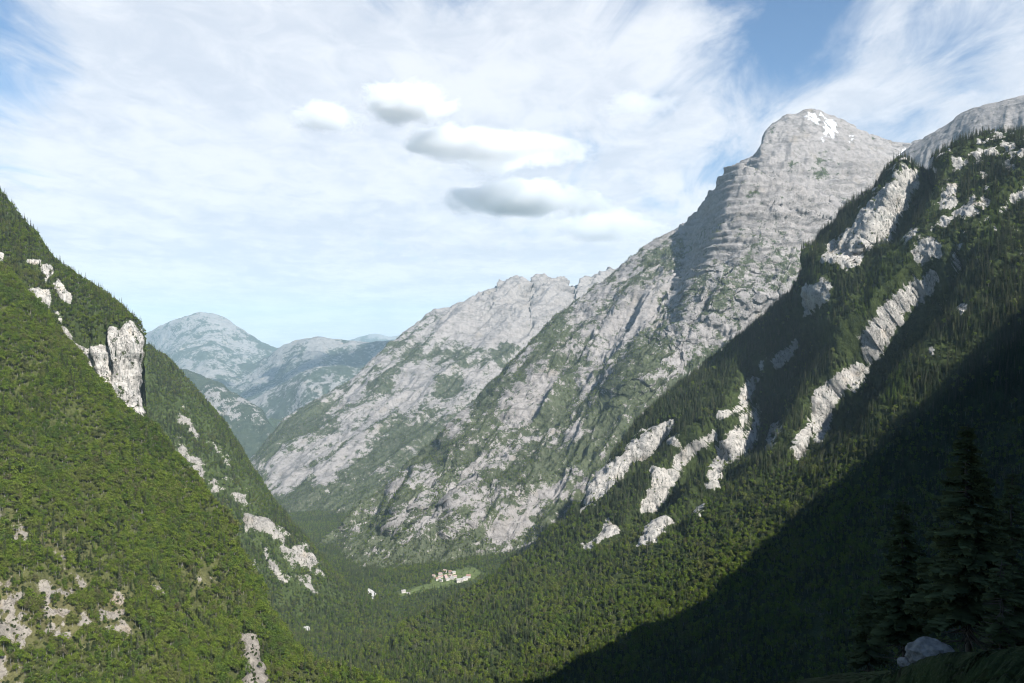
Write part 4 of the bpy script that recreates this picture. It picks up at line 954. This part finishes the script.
def big_spruce(seed, h, spread, whorls, dead=0.0):
    r = np.random.default_rng(seed); tr = TM(); cr = TM(); db = TM()
    pts = [np.array([0.12 * math.sin(k * 1.3), 0.1 * math.cos(k * 1.7), -1.5 + (h + 1.5) * k / 10]) for k in range(11)]
    tr.tube(pts, [h * 0.013 * (1 - k / 10.4) + 0.015 for k in range(11)], 0, 8)
    for w in range(whorls):
        f = 0.10 + 0.90 * w / whorls; z = h * f
        for j in range(r.integers(4, 7)):
            an = r.uniform(0, 2 * math.pi); L = spread * (1 - f) ** 0.8 * r.uniform(0.6, 1.15) + 0.25
            dv = np.array([math.cos(an), math.sin(an), 0.0]); sv = np.array([-dv[1], dv[0], 0])
            bare = f < 0.22 or r.uniform() < dead
            z = h * f + r.normal() * h * 0.010
            bp = [np.array([0, 0, z]), np.array([0, 0, z]) + dv * L * 0.5 + np.array([0, 0, -0.10 * L]), np.array([0, 0, z]) + dv * L + np.array([0, 0, -0.16 * L])]
            (db if bare else tr).tube(bp, [0.05 * L / 3 + 0.015, 0.025, 0.008], 0, 4)
            if bare: continue
            for s in range(int(10 + 9 * L)):
                q = r.uniform(0.12, 1.0); c = bp[0] + dv * L * q + np.array([0, 0, -(0.20 * q - 0.04 * q * q) * L])
                side = r.choice([-1, 1]); ln = (0.35 + 0.30 * L * (1 - 0.6 * q)) * r.uniform(0.6, 1.1)
                d1 = dv * 0.75 + sv * side * r.uniform(0.3, 1.0) + np.array([0, 0, r.uniform(-0.55, 0.05)]); d1 /= np.linalg.norm(d1)
                n1 = np.cross(d1, [0, 0, 1.0]); n1 /= max(np.linalg.norm(n1), 1e-6); wd = 0.17 + 0.07 * L
                dn = np.array([0, 0, -wd * 0.9])
                cr.tri(c, c + d1 * ln * 0.55 + n1 * wd, c + d1 * ln); cr.tri(c, c + d1 * ln, c + d1 * ln * 0.55 - n1 * wd)
                cr.tri(c, c + d1 * ln * 0.7 + dn, c + d1 * ln)
    return tr, cr, db

HS = lbl('shaded wooded')
def plant_spruce(px, ytop, dist, seed, spread, whorls, label, dead=0.0, name='spruce_tree', cat='spruce'):
    x = (px - CX) / F * dist; ztop = (CY - ytop) / F * dist; zb = ground_z(HS, x, dist)
    h = max(ztop - zb, 3.0)
    e = bpy.data.objects.new(name, None); COL.objects.link(e); e.location = (x, dist, zb); tag(e, label, cat)
    tr, cr, db = big_spruce(seed, h, spread, whorls, dead)
    link('trunk', tr.mesh('trunk', [BARK]), e)
    if cr.v: link('crown', cr.mesh('crown', [L_near]), e)
    if db.v: link('dead_branches', db.mesh('dead_branches', [BARK]), e)
    return e
plant_spruce(967, 424, 66, 501, 4.8, 52, 'tall dark spruce in deep shade at the lower right, broad lower branches')
plant_spruce(903, 500, 84, 502, 3.8, 42, 'shaded spruce left of the tallest foreground spruce, near the pale boulder')
plant_spruce(1012, 470, 92, 503, 4.4, 46, 'shaded spruce half cut off by the right edge of the photo')
plant_spruce(1001, 560, 58, 504, 1.8, 24, 'thin half dead spruce with bare twigs, beside the tallest foreground spruce', dead=0.65)
plant_spruce(868, 590, 96, 505, 2.6, 28, 'small shaded spruce, farthest left of the foreground spruces')

def boulder(px, py, dist, size, seed, label):
    x = (px - CX) / F * dist
    import bmesh
    bm = bmesh.new(); bmesh.ops.create_icosphere(bm, subdivisions=4, radius=1.0)
    V = np.array([v.co[:] for v in bm.verts])
    k = 1 + 0.32 * fbm(V[:, 0] * 1.1, V[:, 1] * 1.1, V[:, 2] * 1.1, 4, seed) + 0.10 * ridged(V[:, 0] * 2.5, V[:, 1] * 2.5, V[:, 2] * 2.5, 3, seed + 5)
    k = k + 0.10 * fbm(V[:, 0] * 5, V[:, 1] * 5, V[:, 2] * 5, 3, seed + 9)
    V = np.clip(V * k[:, None], -1.1, 1.2) * np.array(size)
    for v, c in zip(bm.verts, V): v.co = c
    me = bpy.data.meshes.new('boulder'); bm.to_mesh(me); bm.free()
    me.materials.append(plain_mat('pale_limestone', (0.09, 0.088, 0.083), (0.21, 0.20, 0.19), 1.6))
    o = link('boulder', me); o.location = (x, dist, ground_z(HS, x, dist) + size[2] * 0.35); tag(o, label, 'boulder')
    o.rotation_euler = (0.2, 0.1, seed)
boulder(930, 652, 56, (1.9, 1.3, 1.1), 511, 'pale limestone boulder among the shaded foreground spruces')
boulder(908, 655, 57, (0.7, 0.6, 0.45), 517, 'small pale stone lying left of the shaded limestone boulder')

# ================================================================== VILLAGE
WALLS = [plain_mat('white_plaster', (0.42, 0.40, 0.375), (0.52, 0.50, 0.47), 0.4), plain_mat('cream_plaster', (0.40, 0.36, 0.31), (0.48, 0.44, 0.38), 0.4)]
ROOFS = [plain_mat('red_brown_roof_tiles', (0.19, 0.12, 0.10), (0.26, 0.17, 0.145), 0.6), plain_mat('grey_roof_tiles', (0.20, 0.19, 0.19), (0.30, 0.29, 0.28), 0.6),
         plain_mat('pinkish_roof_tiles', (0.28, 0.20, 0.185), (0.34, 0.26, 0.24), 0.6)]
PANE = plain_mat('dark_window_glass', (0.03, 0.035, 0.04), (0.06, 0.065, 0.07), 1.0, 0.2)
VL = lbl('wooded valley floor')
VP = BODIES[VL]['P'].reshape(-1, 3); vpx, vpy, vd = proj(VP)
def house(px, py, L, Wd, H, rz, wall, roof, label, group='houses of the valley village'):
    sel = (vd > 1800) & (vd < 3400)
    i = np.argmin(np.where(sel, (vpx - px) ** 2 + (vpy - py) ** 2, 1e9))
    e = bpy.data.objects.new('house', None); COL.objects.link(e); e.location = VP[i]; e.rotation_euler = (0, 0, rz)
    tag(e, label, 'house', group)
    b = TM(); l, w = L / 2, Wd / 2; rh = Wd * 0.36; A = np.array
    for (x0, y0, x1, y1) in ((-l, -w, l, -w), (l, -w, l, w), (l, w, -l, w), (-l, w, -l, -w)):
        b.quad(A([x0, y0, -3]), A([x1, y1, -3]), A([x1, y1, H]), A([x0, y0, H]))
    for s in (-1, 1): b.tri(A([s * l, -w, H]), A([s * l, w, H]), A([s * l, 0, H + rh]))
    link('wall', b.mesh('wall', [WALLS[wall]]), e)
    b = TM(); o = 0.6; t_ = 0.25
    for s in (-1, 1):
        p = [A([-l - o, s * (w + o), H - rh * o / w + 0.05]), A([l + o, s * (w + o), H - rh * o / w + 0.05]), A([l + o, 0, H + rh + 0.05]), A([-l - o, 0, H + rh + 0.05])]
        up = A([0, 0, t_]); b.quad(*[q + up for q in p]); b.quad(p[0], p[1], p[1] + up, p[0] + up); b.quad(p[1], p[2], p[2] + up, p[1] + up); b.quad(p[3], p[0], p[0] + up, p[3] + up)
    rf = link('roof', b.mesh('roof', [ROOFS[roof]]), e)
    b = TM(); b.tube([(l * 0.4, w * 0.3, H), (l * 0.4, w * 0.3, H + rh + 1.0)], [0.5, 0.5], 0, 4); link('chimney', b.mesh('chimney', [WALLS[0]]), rf)
    for k in range(3):
        b = TM(); x = -l + L * (k + 0.5) / 3; zc = H * 0.55
        b.quad(A([x - 0.6, -w - 0.01, zc - 0.8]), A([x + 0.6, -w - 0.01, zc - 0.8]), A([x + 0.6, -w - 0.01, zc + 0.8]), A([x - 0.6, -w - 0.01, zc + 0.8]))
        link('window', b.mesh('window', [PANE]), e)
hs = [(434, 577, 1, 2), (437, 580, 0, 0), (440, 575, 0, 2), (442, 578, 1, 0), (445, 573, 0, 2), (446, 577, 0, 2), (448, 581, 0, 1), (450, 576, 1, 2), (452, 579, 0, 1),
      (454, 574, 1, 1), (456, 578, 0, 2), (442, 582, 0, 1), (439, 578, 0, 2), (450, 573, 1, 0), (458, 581, 0, 1), (447, 579, 1, 2)]
RT = ['red brown', 'grey', 'pinkish']; WT = ['white', 'cream']
rr = random.Random(4)
for x, y, w, r in hs:
    house(x, y, rr.uniform(8, 12), rr.uniform(6.5, 8.5), rr.uniform(4.5, 6), rr.uniform(-0.6, 0.9), w, r, '%s house with a %s roof in the small valley village' % (WT[w], RT[r]))
house(459, 582, 20, 11, 8, 0.3, 0, 1, 'long white grey roofed building at the near right end of the village')
house(464, 580, 16, 10, 8, 0.5, 0, 1, 'white grey roofed house in the meadow edge right of the village')
house(468, 578, 13, 10, 7, 0.1, 0, 0, 'white house with red brown roof, last on the right of the village')
house(403, 593, 12, 9, 6, 0.4, 0, 1, 'bright white house standing alone left of the village', 'outlying houses')
house(408, 595, 10, 8, 5, -0.3, 1, 1, 'small cream house just right of the lone white house', 'outlying houses')

# ================================================================== CLOUDS
def cloud(name, px, py, dist, wpx, hpx, seed, dens, label):
    import bmesh
    c = W((px, py, dist)); sx, sz = wpx / F * dist * 0.5, hpx / F * dist * 0.5; sy = sx * 0.8
    bm = bmesh.new(); bmesh.ops.create_icosphere(bm, subdivisions=5, radius=1.0)
    V = np.array([v.co[:] for v in bm.verts])
    k = 1.0 + 0.22 * fbm(V[:, 0] * 1.6, V[:, 1] * 1.6, V[:, 2] * 1.6, 3, seed) + 0.10 * ridged(V[:, 0] * 3, V[:, 1] * 3, V[:, 2] * 3, 3, seed + 3)
    V = V * k[:, None]; V[:, 2] = np.where(V[:, 2] < 0, V[:, 2] * 0.75, V[:, 2])
    V = V * np.array([sx, sy, sz]) * 1.4
    for v, q in zip(bm.verts, V): v.co = q
    me = bpy.data.meshes.new(name); bm.to_mesh(me); bm.free()
    m, t = new_mat('cloud_vapour')
    tc = t.new('ShaderNodeTexCoord'); P = tc.outputs['Object']
    nrm = t.vmath('MULTIPLY', P, (1 / sx, 1 / sy, 1 / sz))
    ln = t.vmath('LENGTH', nrm, out=1)
    s3 = t.vmath('MULTIPLY', P, (1.0, 1.0, 2.0))
    nz = t.noise(t.vmath('ADD', s3, (seed * 913.0, seed * 377.0, 0)), 1 / (sx * 0.42), 6, 0.62, 0.5)
    nb = t.noise(t.vmath('ADD', s3, (seed * 613.0, seed * 177.0, 0)), 1 / (sx * 1.3), 2, 0.5)
    v = t.math('ADD', t.math('MULTIPLY', t.math('SUBTRACT', 0.72, ln), 1.65), t.math('MULTIPLY', t.math('SUBTRACT', nz, 0.5), 2.7))
    v = t.math('ADD', v, t.math('MULTIPLY', t.math('SUBTRACT', nb, 0.5), 1.0))
    v = t.math('MULTIPLY', t.ramp(v, 0.0, 0.7), t.ramp(ln, 1.2, 0.8))
    zz = t.new('ShaderNodeSeparateXYZ'); t.set(zz, 0, nrm); v = t.math('MULTIPLY', v, t.ramp(zz.outputs[2], -0.75, -0.35))
    pv = t.new('ShaderNodeVolumePrincipled'); pv.inputs['Color'].default_value = c4(0.972, 0.976, 0.985); pv.inputs['Anisotropy'].default_value = 0.2
    t.set(pv, 'Density', t.math('MULTIPLY', v, dens))
    o = t.new('ShaderNodeOutputMaterial'); t.l.new(pv.outputs[0], o.inputs['Volume'])
    me.materials.append(m); ob = link(name, me); ob.location = c; tag(ob, label, 'cloud')
    return ob
CL = 10500
cloud('cloud', 406, 106, CL, 140, 54, 3, 0.012, 'puffy white cloud with grey underside, upper one of the pair')
cloud('cloud', 325, 118, CL * 1.05, 108, 42, 5, 0.006, 'small ragged cloud just left of the topmost puffy cloud')
cloud('cloud', 492, 150, CL * 1.1, 250, 44, 8, 0.011, 'wide white cloud with a thin grey base between two other clouds')
cloud('cloud', 522, 201, CL * 1.2, 225, 46, 12, 0.011, 'low broad cloud with the darkest grey base, left of the summit')
cloud('cloud', 612, 226, CL * 1.45, 165, 50, 15, 0.004, 'faint grey bottomed cloud touching the slope of the grey mountain')
cloud('cloud', 640, 106, CL * 1.1, 110, 34, 21, 0.0022, 'thin soft white cloud above the grey mountain ridge')

# ================================================================== AIR
HZ = (-40000, 40000, -6000, 42000, -1200, 1760)
b = TM(); A = np.array
x0, x1, y0, y1, z0, z1 = HZ
v8 = [(x0, y0, z0), (x1, y0, z0), (x1, y1, z0), (x0, y1, z0), (x0, y0, z1), (x1, y0, z1), (x1, y1, z1), (x0, y1, z1)]
hme = mesh_np('haze', v8, quads=[(0, 3, 2, 1), (4, 5, 6, 7), (0, 1, 5, 4), (1, 2, 6, 5), (2, 3, 7, 6), (3, 0, 4, 7)])
m, t = new_mat('mountain_haze')
pv = t.new('ShaderNodeVolumePrincipled'); pv.inputs['Color'].default_value = c4(0.62, 0.85, 1.0); pv.inputs['Density'].default_value = 2.6e-5
pv.inputs['Anisotropy'].default_value = 0.0
o = t.new('ShaderNodeOutputMaterial'); t.l.new(pv.outputs[0], o.inputs['Volume'])
hme.materials.append(m)
hz = link('haze', hme); tag(hz, 'thin blue haze filling the valley air', 'haze', kind='stuff')

# ================================================================== SKY, SUN, CAMERA
world = bpy.data.worlds.new('World'); sc.world = world; world.use_nodes = True
world.node_tree.nodes.clear(); t = NT(world.node_tree)
sky = t.n.new('ShaderNodeTexSky'); sky.sky_type = 'NISHITA'; sky.sun_disc = False
sky.sun_elevation = rad(SUN_EL); sky.sun_rotation = rad(SUN_AZ); sky.altitude = 1200; sky.air_density = 1.0; sky.dust_density = 0.6; sky.ozone_density = 1.5
tc = t.new('ShaderNodeTexCoord'); D = tc.outputs['Generated']
sp = t.new('ShaderNodeSeparateXYZ'); t.set(sp, 0, D)
zc = t.math('ADD', t.math('MAXIMUM', sp.outputs[2], 0.0), 0.10)
cxy = t.new('ShaderNodeCombineXYZ'); t.set(cxy, 0, t.math('DIVIDE', sp.outputs[0], zc)); t.set(cxy, 1, t.math('DIVIDE', sp.outputs[1], zc)); cxy.inputs[2].default_value = 0.37
cp = cxy.outputs[0]
st = t.new('ShaderNodeMapping'); t.set(st, 'Vector', cp); st.inputs['Rotation'].default_value = (0, 0, rad(-62)); st.inputs['Scale'].default_value = (1.0, 0.45, 1.0)
n1 = t.noise(st.outputs[0], 0.9, 7, 0.58, 0.4)
n2 = t.noise(st.outputs[0], 3.4, 8, 0.62, 0.7)
n3 = t.noise(t.vmath('ADD', cp, (4.2, 1.7, 0.0)), 0.55, 3, 0.5)
veil = t.math('ADD', t.math('MULTIPLY', n1, 0.75), t.math('MULTIPLY', n2, 0.85)); veil = t.math('ADD', veil, t.math('MULTIPLY', n3, 0.45))
def spot(px, py, width, amt):
    v = Vector(((px - CX) / F, 1.0, (CY - py) / F)).normalized()
    dt = t.vmath('DOT_PRODUCT', D, v[:], out=1)
    return t.math('MULTIPLY', t.ramp(dt, math.cos(rad(width)), 1.0), amt)
bias = None
SPOTS = [(862, 62, 9, -0.11), (742, 30, 6, -0.05), (935, 92, 5, -0.08), (15, 45, 6, -0.40), (120, 215, 10, -0.20), (330, 235, 7, -0.20), (430, 290, 6, -0.16), (1005, 15, 6, -0.12), (420, 10, 6, -0.16), (690, 130, 6, -0.06), (330, 90, 24, 0.28), (960, 120, 14, 0.16), (130, 130, 18, 0.26), (570, 110, 16, 0.22), (240, 300, 16, 0.22), (990, 20, 9, 0.12), (800, 110, 5, 0.06)]
for s in SPOTS:
    q = spot(*s); bias = q if bias is None else t.math('ADD', bias, q)
veil = t.math('ADD', veil, bias)
veil = t.math('ADD', veil, t.ramp(sp.outputs[2], 0.18, 0.0, 0.0, 0.50))
front = t.ramp(sp.outputs[1], 0.42, 0.72)                       # cloud sheet kept ahead, sky behind left clear to cut fill light in shadows
cov = t.math('MULTIPLY', t.ramp(veil, 0.93, 1.27), front)
cov = t.math('MULTIPLY', cov, t.ramp(sp.outputs[2], 0.62, 0.43))
n4 = t.math('ADD', t.math('MULTIPLY', t.noise(t.vmath('ADD', cp, (9.1, 3.3, 0.0)), 1.6, 6, 0.6, 0.3), 0.55), t.math('MULTIPLY', t.noise(t.vmath('MULTIPLY', cp, (1.0, 0.7, 1.0)), 7.0, 6, 0.65, 0.6), 0.45))
ccol = t.mix(t.ramp(n4, 0.38, 0.62), c4(6.4, 6.85, 7.7), c4(8.4, 8.6, 9.05))
bg_s = 0.056
skyc = t.vmath('MULTIPLY', sky.outputs[0], t.mix(t.ramp(sp.outputs[2], 0.02, 0.28), c4(1.25, 1.16, 1.12), c4(1.0, 1.2, 1.30)))
colr = t.mix(t.math('MULTIPLY', cov, 0.92), skyc, ccol)
bg = t.new('ShaderNodeBackground'); t.set(bg, 'Color', colr); bg.inputs['Strength'].default_value = bg_s
wo = t.new('ShaderNodeOutputWorld'); t.l.new(bg.outputs[0], wo.inputs[0])

sl = bpy.data.lights.new('sun', 'SUN'); sl.energy = 5.0; sl.angle = rad(0.5); sl.color = (1.0, 0.955, 0.88)
so = bpy.data.objects.new('sun', sl); COL.objects.link(so)
so.rotation_euler = Vector(SUN).to_track_quat('Z', 'Y').to_euler(); so.location = (2000, -2000, 3000)

cam = bpy.data.cameras.new('camera'); cam.lens = 28.0; cam.sensor_width = 36.0; cam.clip_start = 0.5; cam.clip_end = 120000
co = bpy.data.objects.new('camera', cam); COL.objects.link(co); co.rotation_euler = (rad(90), 0, 0); co.location = (0, 0, 0)
sc.camera = co
sc.render.resolution_x, sc.render.resolution_y = 1024, 683
sc.view_settings.view_transform = 'Standard'; sc.view_settings.look = 'None'; sc.view_settings.exposure = 1.08; sc.view_settings.gamma = 1.0
sc.view_settings.use_curve_mapping = False
cy = sc.cycles
cy.max_bounces = 12; cy.diffuse_bounces = 2; cy.transmission_bounces = 2; cy.volume_bounces = 8; cy.transparent_max_bounces = 8
cy.volume_step_rate = 1.0; cy.volume_max_steps = 256
cy.pixel_filter_type = 'BLACKMAN_HARRIS'; cy.filter_width = 1.05; cy.use_denoising = True; cy.denoising_prefilter = 'ACCURATE'
try: cy.denoiser = 'OPENIMAGEDENOISE'
except Exception: pass
print('script %.1fs' % (time.time() - T0))
